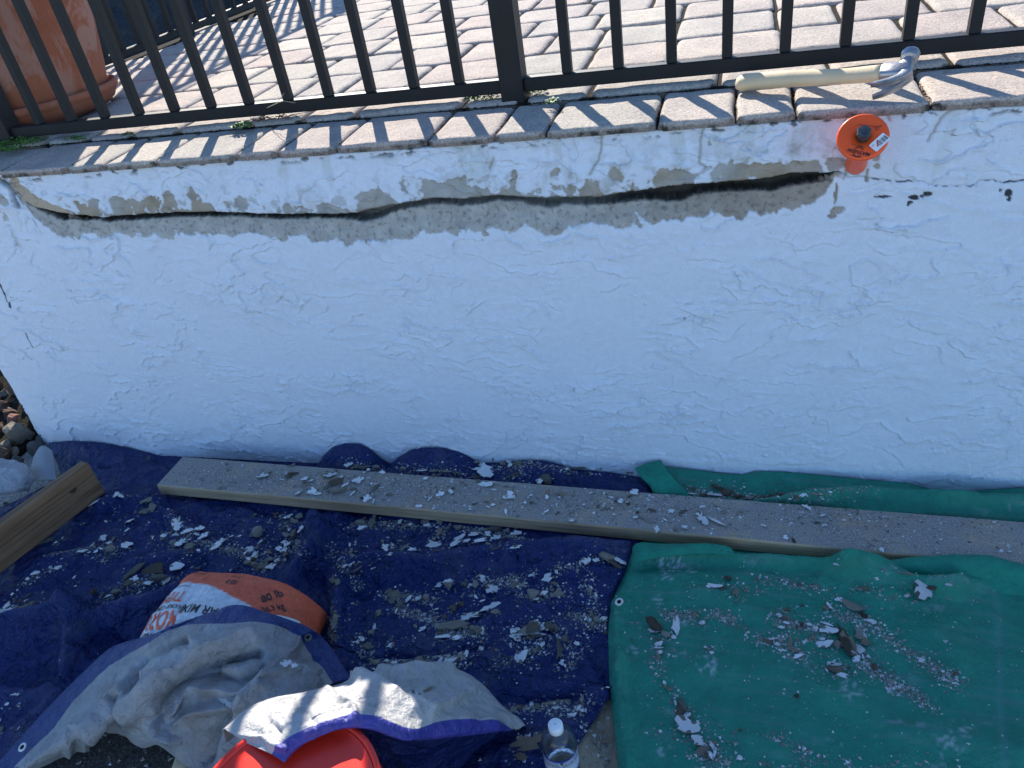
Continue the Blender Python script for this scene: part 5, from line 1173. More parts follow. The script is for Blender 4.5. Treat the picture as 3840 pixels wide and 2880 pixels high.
DATA = '''
A 740,545,60,30,20,w 790,520,70,25,40,w 970,455,80,50,-60,w 1010,470,60,30,-30,w 1230,510,130,70,30,g 1275,560,60,90,10,g 1210,600,110,60,20,g 1080,680,70,55,10,w 1045,755,50,25,30,w 1270,815,15,30,0,w 870,825,75,60,20,w 1045,880,115,65,5,w 685,925,90,40,5,w 850,905,60,35,-20,w 910,915,90,60,20,g 380,845,130,40,45,g 465,850,40,20,0,w 620,1140,35,40,0,w 235,1160,40,30,0,w 300,1110,80,50,30,w 480,1060,70,40,0,w 110,1290,40,25,0,w 235,1300,60,20,50,g 210,1395,130,60,10,g 270,1370,60,50,0,g 450,1345,60,25,20,w 785,1265,60,50,0,b
A 1470,700,100,130,30,w 1360,795,50,30,0,w 1470,795,60,50,0,w 1560,760,120,60,30,w 1440,850,80,60,0,g 1510,860,90,70,20,w 1570,890,90,80,0,g 1450,885,60,40,0,g 1660,740,80,50,0,w 1640,780,60,40,0,w 1700,805,100,50,5,w 1705,850,80,50,0,g 1820,870,90,130,-20,w 1650,915,50,25,0,w 1900,925,60,30,0,g 1920,800,40,20,30,w 1990,800,40,20,30,w 2120,780,110,110,20,g 2080,900,110,50,0,w 2030,945,40,40,0,w 2120,960,60,80,0,w 2090,990,80,50,0,w 2060,1030,90,50,0,g 2160,1050,60,80,10,g
A 1100,1100,90,180,-35,g 1280,1090,180,130,10,b 1480,1055,130,110,30,w 1300,1160,200,60,-10,g 1120,1170,90,60,40,w 1060,1200,80,50,40,g 980,1250,120,60,45,g 1390,1180,70,70,0,w 1240,1190,80,50,0,w 900,1290,60,30,40,w 1640,1070,60,30,0,g 700,700,20,10,0,w 520,820,16,10,0,w 880,680,20,12,0,w 630,1210,30,14,30,w 915,860,40,30,20,w 770,880,50,25,30,w 800,930,50,30,10,w 940,830,30,50,0,g 1240,690,14,16,0,w
A 120,1440,40,40,0,w 20,1420,60,60,0,w 60,1380,60,40,20,w 20,1440,60,30,0,w 80,1410,50,30,0,w
B 80,305,70,80,50,w 385,440,65,70,0,w 490,435,60,60,0,w 535,450,50,30,0,w 430,330,50,35,20,w 485,345,45,25,0,w 655,295,95,55,20,w 730,325,35,45,0,w 875,345,75,75,-20,w 690,360,100,80,20,b 770,380,60,30,20,w 720,430,130,60,20,g 980,365,25,20,0,w 825,450,50,30,40,w 1000,415,120,36,50,g 950,490,60,50,50,w 1000,515,20,45,0,w 1130,455,50,25,0,g 430,380,60,35,30,g 1070,270,40,30,0,w 1430,330,30,25,0,w 1645,350,25,20,0,w 1230,285,15,25,0,w 1550,455,60,40,0,w 1640,430,45,50,20,w 1465,485,20,40,-30,w 1375,555,45,25,0,w 1500,565,30,15,0,w 1800,580,30,20,0,w 1925,375,95,55,-10,w 1865,350,40,30,0,g 2135,470,65,60,0,w 2090,485,35,35,0,w 1990,545,45,25,10,w 2095,605,20,50,0,w 2160,375,15,15,0,w 1995,415,40,15,0,w 320,215,60,30,0,g 340,290,80,30,30,b 300,310,60,30,20,b 640,440,70,30,0,g 600,400,50,30,10,g 830,410,50,20,0,g 150,360,16,14,0,w 225,300,14,14,0,w 1200,330,14,14,0,w 1185,375,16,14,0,w 1290,370,20,14,0,w 1430,480,18,14,0,w 1380,390,18,14,0,w
B 1935,260,130,130,0,w 1890,210,40,45,0,w 1850,190,60,40,0,g 1860,245,90,30,0,w 1990,155,60,60,0,g 2120,190,45,55,0,w 1830,310,80,30,0,g 800,210,80,40,0,w 860,225,60,34,0,g 920,235,100,40,0,g 1010,235,80,30,0,g 1250,245,60,30,0,g 1400,262,80,30,0,w 1500,265,100,30,0,g 1600,260,100,30,0,g 1700,285,60,24,0,g 2070,200,50,40,0,g 2180,200,60,40,0,g
B 300,635,60,50,0,w 265,645,40,25,0,w 190,620,60,50,0,g 380,640,70,60,0,g 340,680,80,60,0,g 280,790,100,40,0,g 260,850,70,50,0,w 290,875,60,50,0,w 215,910,50,40,0,w 260,925,60,50,0,w 250,735,60,70,0,g 410,730,36,100,-25,w 340,800,70,80,0,g 300,750,30,30,0,w 20,960,60,80,0,w 30,780,100,100,0,g 60,850,60,40,0,w 100,1050,60,90,0,g 150,1060,80,60,0,w 200,1000,60,30,20,w 130,1000,80,40,0,g 20,1050,80,60,0,g 380,860,60,80,0,g 270,960,50,40,0,g 15,625,40,30,0,g 130,690,40,20,0,g
B 880,700,110,60,0,g 900,730,90,40,0,w 920,660,60,40,0,g 990,690,60,120,0,g 1010,630,30,50,0,g 1090,705,40,40,0,g 1220,690,70,50,0,w 1250,720,110,30,20,g 1305,710,40,30,0,w 1430,680,70,60,0,g 1450,705,80,30,0,w 1540,690,60,50,0,g 1610,735,50,40,0,g 1700,735,90,40,0,g 1540,775,40,90,-20,t 1500,870,120,80,0,w 1700,830,50,120,-40,w 1650,870,150,46,20,w 1830,785,110,60,0,w 1950,785,70,60,0,w 2010,750,120,60,0,g 1770,845,70,50,0,w 1890,840,140,34,8,w 2010,815,80,40,0,w 2180,780,90,40,0,w 2180,895,100,25,0,w 2000,905,80,20,0,g 1100,895,60,70,0,w 1150,880,30,40,0,w 1235,905,140,46,45,g 1315,915,75,55,0,w 1135,955,65,45,0,w 1215,845,50,20,0,g 800,875,20,40,0,w 815,930,40,60,0,g 830,980,60,60,0,g 750,1050,60,50,0,w 800,1035,50,50,0,w 845,1075,120,60,20,g 850,1030,50,50,0,g 670,1170,90,70,0,g 700,1190,50,60,0,g 1000,1060,50,18,30,w 820,1360,35,12,0,w 2100,760,60,40,0,g 2160,810,50,40,0,g 1920,745,60,30,0,g 1500,830,50,30,20,g
B 1905,1150,60,70,20,w 1535,1205,60,45,10,w 1625,1175,110,50,5,w 1625,1215,90,60,0,g 1750,1200,60,60,0,g 1805,1210,40,35,0,w 1840,1210,60,60,0,g 1980,1250,95,70,15,w 1900,1335,50,20,0,w 1180,1300,120,90,0,g 1130,1270,80,50,0,g 1290,1325,90,36,45,w 1370,1320,70,50,-25,w 1290,1290,40,30,0,t 1430,1320,60,60,0,g 1180,1420,30,50,0,w 1210,1370,60,50,0,g 1730,1370,60,50,0,b 1670,1400,70,60,0,b 1965,1395,150,50,20,w 2010,1430,70,40,0,g 1790,1470,210,70,5,w 1640,1540,260,110,10,g 1810,1570,60,50,0,g 1860,1590,70,70,0,g 1900,1590,50,70,0,w 1590,1630,160,44,0,w 1690,1640,100,50,0,w 1400,1570,60,40,30,w 1350,1560,40,40,0,g 1000,1560,30,80,0,w 975,1600,50,40,0,g 1040,1440,60,50,0,g 1020,1475,30,30,0,g 900,1650,50,30,0,w 680,1480,50,70,0,g 670,1540,60,80,0,g 650,1600,60,80,0,g 660,1630,50,50,0,g 1150,1350,60,50,0,g 1480,1370,30,24,0,w 1520,1410,40,16,0,w 1760,1560,60,50,0,g 1500,1480,40,30,0,g 1560,1600,70,40,0,b
C 330,1145,95,70,0,w 415,1095,30,40,0,w 400,1195,80,34,-30,g 205,1120,50,30,0,w 220,1290,120,90,-30,g 310,1280,70,60,0,w 420,1280,100,80,30,g 245,1325,60,30,0,w 60,1210,60,50,0,g 130,1210,60,50,0,g 700,1230,40,35,0,w 740,1290,25,40,0,w 690,1260,50,50,0,g 670,1010,80,60,0,w 745,1005,60,50,0,w 610,1025,20,40,0,w 520,1040,25,25,0,w 835,985,140,90,-20,g 935,1000,110,40,-35,w 900,1040,140,50,-40,b 500,245,40,25,0,w 720,240,60,40,0,w 1030,270,90,45,0,g 610,240,90,25,0,g 550,240,50,22,0,g 780,240,50,22,0,g 100,190,60,26,0,g 200,175,60,20,0,g 30,210,40,60,0,w 60,290,90,30,10,g
C 1060,440,60,60,0,w 545,670,50,50,-30,w 1070,650,45,35,0,w 1165,660,160,54,-35,g 1245,735,40,80,-10,w 1365,600,50,40,0,w 1480,735,65,35,0,w 1620,660,80,110,20,w 1740,680,170,34,-55,w 1620,560,45,25,20,w 1755,578,25,20,0,w 1400,750,45,30,0,g 1205,590,70,25,-30,b 1465,600,60,30,20,b 1800,605,80,20,0,g 455,455,90,30,-5,t 335,478,30,35,0,w 200,465,30,20,0,w 35,470,60,56,0,w 440,485,20,18,0,w 180,487,20,18,0,w 150,520,30,30,0,w 415,538,15,25,0,w 550,465,30,18,0,g 945,515,40,36,0,w 640,540,30,25,0,w 810,452,20,20,0,w 875,575,20,16,0,w 890,625,30,25,0,w 765,625,16,14,0,w 835,690,16,14,0,w 1290,675,25,15,0,w 580,630,14,18,0,w 1000,520,20,16,0,w 950,500,20,20,0,w
C 285,330,80,110,-15,w 340,350,110,130,20,g 345,440,40,50,0,t
C 1550,450,80,24,0,w 1740,462,140,34,-8,w 1760,410,120,50,-25,b 1830,440,120,70,-30,b 1920,480,80,50,0,b 2010,490,100,40,0,g 1745,392,60,22,0,w 1970,400,25,25,40,w 1640,460,80,40,0,b 1550,410,80,20,0,b 2140,490,70,60,0,b 1690,445,50,30,0,w
C 1690,1212,180,44,-8,w 1800,1230,70,36,20,b 1900,1280,60,50,0,g 1840,1160,60,50,0,b 1225,1560,160,110,-30,b 1235,1590,100,44,-30,w 1320,1620,90,50,-40,g 1400,1540,70,150,-10,w 1385,1640,40,40,0,w 1625,1520,50,35,25,w 1560,1455,50,40,0,t 1645,1415,20,20,0,w 700,1455,40,50,0,g 740,1500,60,50,0,g 800,1480,80,50,40,w 695,1500,30,24,0,w 655,1490,22,34,-30,w 705,1550,40,40,0,g 330,1560,110,80,0,w 250,1520,60,44,20,w 180,1580,180,110,5,g 100,1580,40,40,0,w 60,1590,60,40,-30,w 90,1640,50,30,0,w 230,1610,180,24,-4,w
D 420,570,80,35,-25,w 545,635,45,18,0,w 765,618,40,12,0,w 720,665,45,15,0,w 50,720,40,20,-30,w 560,718,45,18,0,w 230,810,40,35,0,w 1030,920,40,50,0,w 1965,683,45,22,15,w 2020,922,35,20,0,w 2090,930,40,18,-20,w 1500,945,30,14,10,w 935,655,15,14,0,w 850,660,15,18,0,w 1520,685,12,10,0,w 1515,750,14,12,0,w 1170,770,16,14,0,w 1210,805,15,20,0,w 190,540,24,18,0,w 365,630,20,20,0,w 280,690,24,16,0,w 300,840,20,60,0,b 500,690,60,24,0,b 890,880,18,10,0,w 1080,850,16,12,0,w
D 375,460,70,36,30,w 405,465,35,45,0,w 480,455,90,26,0,g 230,470,150,50,0,b 50,490,80,46,0,b 605,440,40,20,-20,w 530,450,30,25,0,w 700,425,60,12,0,g 130,480,80,40,0,b 320,480,40,50,0,b 270,490,40,16,0,w
D 1360,1245,140,150,-20,w 1245,1300,50,40,0,w 1450,1235,70,60,0,b 1430,1275,50,40,0,w 1580,1205,50,34,0,w 1220,1110,120,34,-20,g 890,1240,60,40,0,b 680,1330,60,45,-20,w 600,1380,34,60,20,w 570,1400,50,50,0,t 790,1390,210,76,-35,g 880,1460,70,50,-30,b 940,1510,110,36,-40,w 965,1530,40,25,0,w 350,1200,60,26,0,b 460,1220,90,26,-10,g 935,1030,35,25,0,w 660,1030,60,30,0,w 985,1148,25,18,0,w 650,1425,18,14,0,w 700,1455,12,12,0,w 370,1380,30,26,0,b 250,1410,44,30,0,b
H 1120,525,130,66,-20,w 1110,470,120,26,-35,w 1015,505,50,60,-20,w 1080,640,170,75,8,w 1190,640,70,60,0,g 1250,600,70,250,5,b 1370,560,100,120,0,g 1385,550,70,110,15,w 1290,650,110,170,10,t 1350,690,110,110,0,w 1420,625,70,60,0,t 1360,750,80,50,30,w 1405,740,24,50,0,w 1450,740,30,30,0,w 1185,805,90,44,-15,w 1190,850,150,60,-10,b 1240,895,110,44,-20,w 1125,797,30,20,0,w 1105,855,16,40,30,w 665,595,90,36,10,w 640,610,120,40,0,b 700,635,70,36,0,w 800,630,34,110,-25,t 850,690,80,26,-20,t 865,735,75,30,10,w 900,715,30,40,20,w 1690,995,70,26,10,w 1505,830,60,50,0,b 1635,558,45,18,10,w 1560,900,40,24,0,w 1670,960,24,30,0,w 2070,865,30,24,0,w 2090,930,40,18,0,w 855,1070,45,40,0,b 1700,985,50,14,0,w 1450,795,40,14,-30,w 770,455,50,30,-10,w 960,470,60,36,-20,w 350,210,60,50,0,t 385,1585,60,45,0,w 620,1630,30,30,0,g 555,1635,20,30,0,w 925,1500,25,24,0,w 1040,1560,30,28,0,w 930,1545,25,24,30,w 395,1350,30,20,0,b 1890,762,50,40,0,w 2170,885,60,20,0,b 860,600,20,20,0,t 75,458,50,34,0,w 100,662,30,20,0,w 120,682,24,26,0,t 155,705,36,26,0,w 425,938,14,14,0,w 455,540,24,22,0,w 2130,645,12,12,0,w 1155,462,24,12,0,w
H 1220,640,60,40,0,g 940,600,60,24,-10,w 1080,590,50,24,20,w 990,590,60,30,0,g 710,395,60,40,0,w 780,350,40,30,0,b 730,500,70,30,0,w 860,490,24,50,-30,b 900,470,30,40,0,b
G 1910,1160,60,130,15,g 1870,1180,70,120,0,b 1950,1225,55,45,0,w 1845,1130,20,34,0,w 1940,1190,70,20,0,g 1960,1330,190,130,-25,w 2025,1285,40,30,0,w 2040,1450,130,110,20,w 2060,1520,120,90,30,g 2140,1480,40,90,20,w 2170,1540,30,60,-20,w 2130,1560,40,70,10,w 2170,1450,50,30,0,t 2100,1570,40,40,0,b 1750,950,30,30,0,w 1760,990,30,36,20,t 1800,1012,50,26,0,t 1745,870,15,22,0,t 1705,640,80,46,0,w 1715,700,55,36,0,w 1700,665,80,20,0,w 1705,745,24,40,0,t 1700,610,70,40,0,g 1835,1090,20,20,0,w 1720,1360,40,24,0,w
G 560,755,155,100,20,w 880,655,70,200,4,g 745,640,45,45,0,w 900,785,45,45,0,w 930,815,24,30,0,w 690,810,12,12,0,w 235,675,45,50,0,w 110,715,40,55,0,w 620,520,250,90,0,b 600,545,200,30,0,w 660,580,180,36,0,b 530,590,60,40,-20,w 700,460,50,46,0,w 805,500,110,80,0,g 490,570,50,36,0,w 510,520,70,24,30,w 690,540,100,18,5,w 850,500,50,70,0,g 930,600,60,80,30,g 1160,475,40,44,0,g 1240,430,80,40,30,w 1150,400,50,40,0,g 1100,430,18,34,-20,w 1135,440,30,30,0,w 1260,540,50,30,0,g 645,1140,40,45,0,w 700,1160,60,40,0,g 560,1160,70,40,0,b 850,1165,60,20,0,w 795,1180,20,20,0,w 990,1222,80,34,0,w 1040,1160,36,70,-30,w 1070,1095,34,60,-20,g 1060,1320,25,30,30,w 610,1460,270,120,-5,t 570,1575,110,46,0,b 560,1420,60,50,-40,w 680,1415,90,30,-20,w 500,1170,60,40,30,g 840,1130,30,24,0,w 905,1110,18,14,0,w 1215,1325,80,60,0,g 1260,1400,80,40,0,g 1165,1430,80,30,-50,g 1280,995,34,14,0,w 1290,1610,30,24,0,g 1220,1380,30,20,0,g 710,675,20,40,30,g 750,630,30,40,0,w 680,700,40,30,0,g
F 50,745,60,50,0,g 1460,790,60,40,0,g 1350,790,100,40,0,g 1440,775,40,20,0,w 1500,790,50,30,0,w 1700,760,80,50,0,g 1780,780,80,50,0,g 1870,790,90,36,50,w 1960,765,110,60,25,w 1990,800,60,30,0,w 2050,740,60,40,30,g 2100,710,36,50,0,w 1240,600,50,50,0,w 1195,610,40,36,0,w 1290,650,80,50,0,g 1470,645,60,40,20,w 1495,640,30,40,0,t 1530,800,40,24,0,g 1310,770,50,30,0,g 2010,700,30,30,0,g
E 140,1060,70,24,10,w 65,1140,34,30,0,w 10,1270,16,24,0,w 15,1340,40,40,0,g 160,1335,20,30,0,w 165,1130,16,14,0,w
'''
UNIQ = {('B', 1935, 260): ('pointed white wedge of plaster leaning on the far edge of the plank', 'plaster chunk'), ('C', 340, 350): ('upright grey mortar shard standing on the plank near its far edge', 'mortar shard'), ('C', 285, 330): ('ragged white flake leaning on the upright shard on the plank', 'plaster flake'),
        ('C', 1620, 660): ('stepped white paint flake on the plank left of the long thin one', 'plaster flake'), ('C', 1740, 680): ('long thin zigzag white flake on the plank above the green tarp', 'plaster flake'), ('C', 1165, 660): ('long grey curved shard on the front half of the plank', 'mortar shard'), ('C', 1245, 735): ('narrow white flake at the tip of the long grey shard on the plank', 'plaster flake'),
        ('D', 1360, 1245): ('curved white flake in the green tarp hollow near the plank', 'plaster flake'), ('D', 790, 1390): ('long grey mortar bar lying aslant on the green tarp', 'mortar chunk'), ('C', 1690, 1212): ('white bone shaped plaster piece at the upper left of the green tarp', 'plaster piece'), ('C', 1400, 1540): ('pointed upright white flake beside brown mortar on the green tarp', 'plaster flake'), ('C', 1225, 1560): ('brown mortar slab with white flake on top, left part of the green tarp', 'mortar chunk'),
        ('H', 1250, 600): ('long brown mortar stick in the biggest heap on the green tarp', 'mortar chunk'), ('H', 1080, 640): ('wide white flake left of the biggest heap on the green tarp', 'plaster flake'), ('H', 1350, 690): ('broken white star shaped flake in the biggest heap on the green tarp', 'plaster flake'), ('H', 1190, 850): ('brown mortar piece between two white flakes below the biggest heap', 'mortar chunk'), ('H', 855, 1070): ('lone small brown lump in the open middle of the green tarp', 'mortar lump'),
        ('G', 1960, 1330): ('largest flat white flake near the bottom of the green tarp', 'plaster flake'), ('G', 560, 755): ('large oval white flake with dark holes on the blue tarp', 'plaster flake'), ('G', 880, 655): ('long grey tongue shaped mortar piece on the blue tarp', 'mortar piece'), ('G', 620, 520): ('layered brown mortar slab with white edges on the blue tarp', 'mortar slab'), ('G', 610, 1460): ('big rough tan mortar block left of the water bottle', 'mortar chunk'), ('G', 570, 1575): ('flat brown mortar piece below the tan block by the bottle', 'mortar piece'),
        ('B', 1640, 1540): ('largest grey mortar slab in the middle heap of the blue tarp', 'mortar slab'), ('B', 1790, 1470): ('cracked white block above the largest grey slab on the blue tarp', 'plaster piece'), ('A', 1280, 1090): ('brown mortar slab above the mortar bag', 'mortar slab'), ('A', 1100, 1100): ('tall grey mortar leaf left of the brown slab above the bag', 'mortar piece'), ('A', 1480, 1055): ('cracked white flake right above the mortar bag', 'plaster flake'), ('A', 1820, 870): ('tall white flake at the right of the heap above the bag', 'plaster flake'), ('A', 1470, 700): ('long white flake topmost in the heap above the bag', 'plaster flake'),
        ('A', 1230, 510): ('grey mortar lump below the grommet by the short board', 'mortar lump'), ('A', 1045, 880): ('round edged white flake left of the heap above the bag', 'plaster flake'), ('C', 835, 985): ('grey mortar piece tucked at the left edge of the green tarp', 'mortar piece'), ('C', 1060, 440): ('small white lump on the far edge of the plank by the green corner', 'plaster lump'), ('B', 1235, 905): ('grey stick of mortar between white chips in front of the plank', 'mortar stick'), ('B', 80, 305): ('pointed white flake near the left end of the plank', 'plaster flake'), ('B', 1925, 375): ('blocky white chip on the plank in front of the pointed wedge', 'plaster chip'), ('G', 1215, 1325): ('dark grey stone on the plywood strip, nearest the green tarp', 'stone')}
NM = {'w': 'plaster_flake', 'g': 'mortar_chunk', 'b': 'mortar_chunk', 't': 'mortar_chunk'}
WD = {'w': 'white plaster flake', 'g': 'grey mortar chip', 'b': 'brown mortar lump', 't': 'tan mortar chip'}
WH = {'plank': 'lying on the dusty plank', 'blue': 'lying on the dark blue tarp', 'green': 'lying on the green tarp'}
HD = {'plank': 'on the plank', 'blue': 'on the blue tarp', 'green': 'on the green tarp'}
yaw0 = math.atan2(CR.y, CR.x)
rc = random.Random(12); placed = []; nch = 0
def autolabel(px, py, w, h, kd, where):
    m = max(w, h); asp = m / max(1, min(w, h)); size = 'tiny' if m < 14 else 'small' if m < 22 else 'medium' if m < 36 else 'large' if m < 60 else 'very large'
    shape = 'sliver ' if asp > 3 else 'narrow ' if asp > 2 else 'oblong ' if asp > 1.4 else 'broad '
    if where == 'plank':
        ref = 'near the plank left end' if px < 900 else 'on the plank left part' if px < 1250 else 'on the plank behind the ridge' if px < 1550 else 'on the plank below the pointed wedge' if px < 1900 else 'on the plank by the upright shard' if px < 2250 else 'on the plank near the long grey shard' if px < 2560 else 'on the plank near the zigzag flake' if px < 2850 else 'on the plank bare right part'
        edge = ', back half' if py < 1790 + (px - 1200) * .075 + 25 else ', front half'
        return size + ' ' + shape + WD[kd] + ' ' + ref + edge
    if where == 'green':
        if py < 1980: ref = 'on the green tarp behind the plank' + (', by the folded corner' if px < 2720 else ', under the raised fold' if px < 3000 else ', farther right')
        elif py < 2230: ref = 'on the green tarp along the plank' + (', left part' if px < 2800 else ', middle' if px < 3300 else ', by the deep hollow')
        elif px < 2560: ref = 'on the green tarp near its left edge' + (', beside the brown slab' if py < 2440 else ', in the trail below the brown slab' if py < 2620 else ', near the largest flat flake')
        elif px > 3050 and py < 2460: ref = 'in the biggest heap on the green tarp' if px < 3290 and py > 2320 else 'on the green tarp near the grey bar' if py < 2380 else 'on the green tarp right of the biggest heap'
        elif px < 2900: ref = 'on the green tarp left of the biggest heap' if py < 2520 else 'in the open lower middle of the green tarp'
        else: ref = 'on the green tarp between the heaps' if py < 2440 else 'in the slanting trail on the green tarp' if py < 2640 else 'at the bottom of the green tarp'
        return size + ' ' + shape + WD[kd] + ' ' + ref
    if py < 1810 and px > 1180: ref = 'between the plank and the wall' + (', inside the left tarp arch' if px < 1440 else ', inside the middle tarp arch' if px < 1760 else ', by the pointed wedge' if px < 2000 else ', left of the green corner')
    elif px < 520: ref = 'on the blue tarp beside the short board' if py < 2080 else 'on the blue tarp in the left trail' if py < 2230 else 'on the blue tarp at the lower left'
    elif px < 700 and py < 2160: ref = 'on the blue tarp between short board and bag' if py < 2000 else 'in the heap left above the bag'
    elif px < 1000: ref = 'in the heap above the mortar bag' + (', upper part' if py < 2010 else ', lower part')
    elif px < 1180: ref = 'in the rubble left of the tarp ridge' + (', upper part' if py < 2010 else ', lower part')
    elif px < 1360: ref = 'in the crevice right of the tarp ridge' + (' near the plank' if py < 2030 else ' beside the bag' if py < 2340 else ', lower end')
    elif py < 2010: ref = 'just in front of the plank' + (', left of the stick' if px < 1620 else ', right of the stick' if px < 1850 else ', in the valley')
    elif py < 2085: ref = 'in the tarp valley in front of the plank' + ('' if px < 1750 else ', right end')
    elif px > 2130: ref = 'on the blue tarp along the green edge' + (', upper part' if py < 2280 else ', lower part')
    elif py < 2240: ref = 'on the blue tarp, upper middle' + (' left' if px < 1800 else '')
    elif py < 2330: ref = 'on the blue tarp, middle row' + (' left' if px < 1750 else ' right')
    elif py < 2420: ref = 'round the grey slab on the blue tarp' if px < 1850 else 'round the layered slab on the blue tarp'
    elif py < 2530: ref = 'in the row behind the draped tarp' if px < 1830 else 'on the blue tarp below the layered slab'
    else: ref = 'on the blue tarp near the water bottle'
    return size + ' ' + shape + WD[kd].replace(' mortar', '') + ' ' + ref
def place_chip(px, py, w, h, ang, kd, z=None, lab=None, cat=None, where=None, tilt=1.0):
    global nch
    if z is None: p, where = surface(px, py)
    else: p = atZ(px, py, z)
    if where == 'plank': w *= 1.15; h *= 1.15
    dpt = (p - CC).dot(CW); k = dpt / F_PX
    a = max(w, h) * k * .5; b_ = min(w, h) * k * .5; rot = math.radians(ang) + (math.pi / 2 if h > w else 0)
    vert = abs(math.sin(rot)); a *= 1 + .22 * vert; b_ *= 1 + .22 * (1 - vert)
    lst = CH[kd]; me = lst[rc.randrange(len(lst))]; rock = me.name.startswith('rock')
    hh = min(b_ * (.75 if rock else 1.0), .022)
    zs = hh if rock else hh * (1.0 if kd == 'w' else .9) * .9
    o = mobj(NM[kd], me, None, (p.x, p.y, p.z + (hh * .35 if rock else hh * .12) + rc.uniform(0, .004)))
    o.rotation_euler = (rc.gauss(0, .16) * tilt, rc.gauss(0, .16) * tilt, yaw0 + rot + rc.uniform(-.15, .15)); o.scale = (a, b_, zs if rock else max(.006, min(zs * 1.4, .016)))
    lb = lab or autolabel(px, py, w, h, kd, where)
    if len(lb.replace(',', '').split()) > 15: lb = lb.replace(' broad', '').replace(' oblong', '').replace(' narrow', '').replace('white plaster flake', 'white flake')
    if len(lb.replace(',', '').split()) > 16: lb = lb.split(',')[0]
    ct = cat or {'w': 'plaster chip', 'g': 'mortar chip', 'b': 'mortar chip', 't': 'mortar chip'}[kd]
    if where in HD: 
        tag(o, lb, ct, ('%ss %s' % (WD[kd], HD[where])))
    else: tag(o, lb, ct)
    placed.append((p.x, p.y, p.z, a, b_, rot, where)); nch += 1; return o
for line in DATA.strip().split('\n'):
    tk = line.split(); ox, oy = ORG[tk[0]]
    for t in tk[1:]:
        q = t.split(','); x, y, w, h, an = map(float, q[:5]); kd = q[5]
        if w * SC < 4.5 and h * SC < 4.5: continue
        u = UNIQ.get((tk[0], int(x), int(y)))
        place_chip(ox + x * SC, oy + y * SC, w * SC * 1.18, h * SC * 1.18, an, kd, None, u[0] if u else None, u[1] if u else None, tilt=1.0)
for (px, py, w, h, an, kd, z, lab, ct) in [(800 + 625 * SC, 2130 + 815 * SC, 44, 36, 30, 'w', -.824, 'crumpled white paint curl on the silver tarp below the blue hem', 'paint curl'), (800 + 690 * SC, 2130 + 835 * SC, 26, 26, -20, 'w', -.826, 'small greyish flake beside the paint curl on the silver tarp', 'plaster flake'), (800 + 890 * SC, 2130 + 890 * SC, 30, 42, 10, 'g', -.852, 'thin grey flake on the silver tarp near the blue hem', 'plaster flake'),
                                          (800 + 1700 * SC, 2130 + 1105 * SC, 62, 44, -15, 'w', -.735, 'knobbly white plaster piece on the tarp over the bucket', 'plaster chunk'), (800 + 1790 * SC, 2130 + 1035 * SC, 46, 20, 35, 't', -.742, 'tan mortar stick behind the white piece on the draped tarp', 'mortar stick'), (800 + 125 * SC, 2130 + 1150 * SC, 66, 24, -25, 'w', -.845, 'long white flake lying in the silver tarp folds left of the bucket', 'plaster flake')]:
    o = place_chip(px, py, w, h, an, kd, z, lab, ct, 'fold', 1.5); o.location.z += .006
base_ = [t for t in placed if t[6] in ('blue', 'green') and t[3] > .008]
for k in range(110):                       # broken mortar crowding round the larger pieces
    t = base_[rc.randrange(len(base_))]; q_ = proj((t[0] + rc.gauss(0, .016), t[1] + rc.gauss(0, .012), t[2])); s_ = rc.uniform(11, 26)
    if t[6] == 'green' and rc.random() < .55: continue
    place_chip(q_[0], q_[1], s_, s_ * rc.uniform(.45, .9), rc.uniform(-60, 60), rc.choice('gggbtw'))
for k in range(46):
    x_ = rc.uniform(720, 2800); place_chip(x_, 1735 + (x_ - 950) * .072 + rc.uniform(8, 110), rc.uniform(10, 20), rc.uniform(6, 12), rc.uniform(-60, 60), rc.choice('ggbw'))
print('chips', nch)
# fine crumbs: nobody could count them
rg = np.random.default_rng(8)
def crumbs(name, pts, sizes, white, label_kind='stuff'):
    n = len(pts); pts = np.array(pts); base = np.array([[1, 0, 0], [-.5, .87, 0], [-.5, -.87, 0], [.1, .1, .9]], float)
    j = rg.uniform(.55, 1.2, (n, 4, 1)); sx = rg.uniform(.6, 1.5, (n, 1, 1)); th = rg.uniform(0, 6.28, n); c, s_ = np.cos(th), np.sin(th)
    v = base[None] * j; v[:, :, 0] *= sx[:, :, 0]; flat = rg.uniform(.25, .8, (n, 1)); v[:, :, 2] *= flat
    x = v[:, :, 0] * c[:, None] - v[:, :, 1] * s_[:, None]; y = v[:, :, 0] * s_[:, None] + v[:, :, 1] * c[:, None]
    v = np.stack([x, y, v[:, :, 2]], -1) * np.array(sizes)[:, None, None] + pts[:, None, :]
    f = (np.arange(n) * 4)[:, None, None] + np.array([[0, 1, 3], [1, 2, 3], [2, 0, 3]])[None]
    wcol = np.array([.62, .64, .64]) * rg.uniform(.55, 1.2, (n, 1)); gs = np.array([.26, .25, .22])
    cc = np.where(white[:, None], wcol, gs * rg.uniform(.5, 1.5, (n, 1)))
    me = rawmesh(name, v.reshape(-1, 3).tolist(), f.reshape(-1, 3).tolist(), [MT['crumb']], False, None, np.repeat(cc, 4, 0).astype(np.float32))
    o = mobj(name, me); return tag(o, kind='stuff')
MT['crumb'] = mat_attr('plaster_crumbs', .9, .0006, 300)
P_, S_, Wt = {'plank': [], 'blue': [], 'green': []}, {'plank': [], 'blue': [], 'green': []}, {'plank': [], 'blue': [], 'green': []}
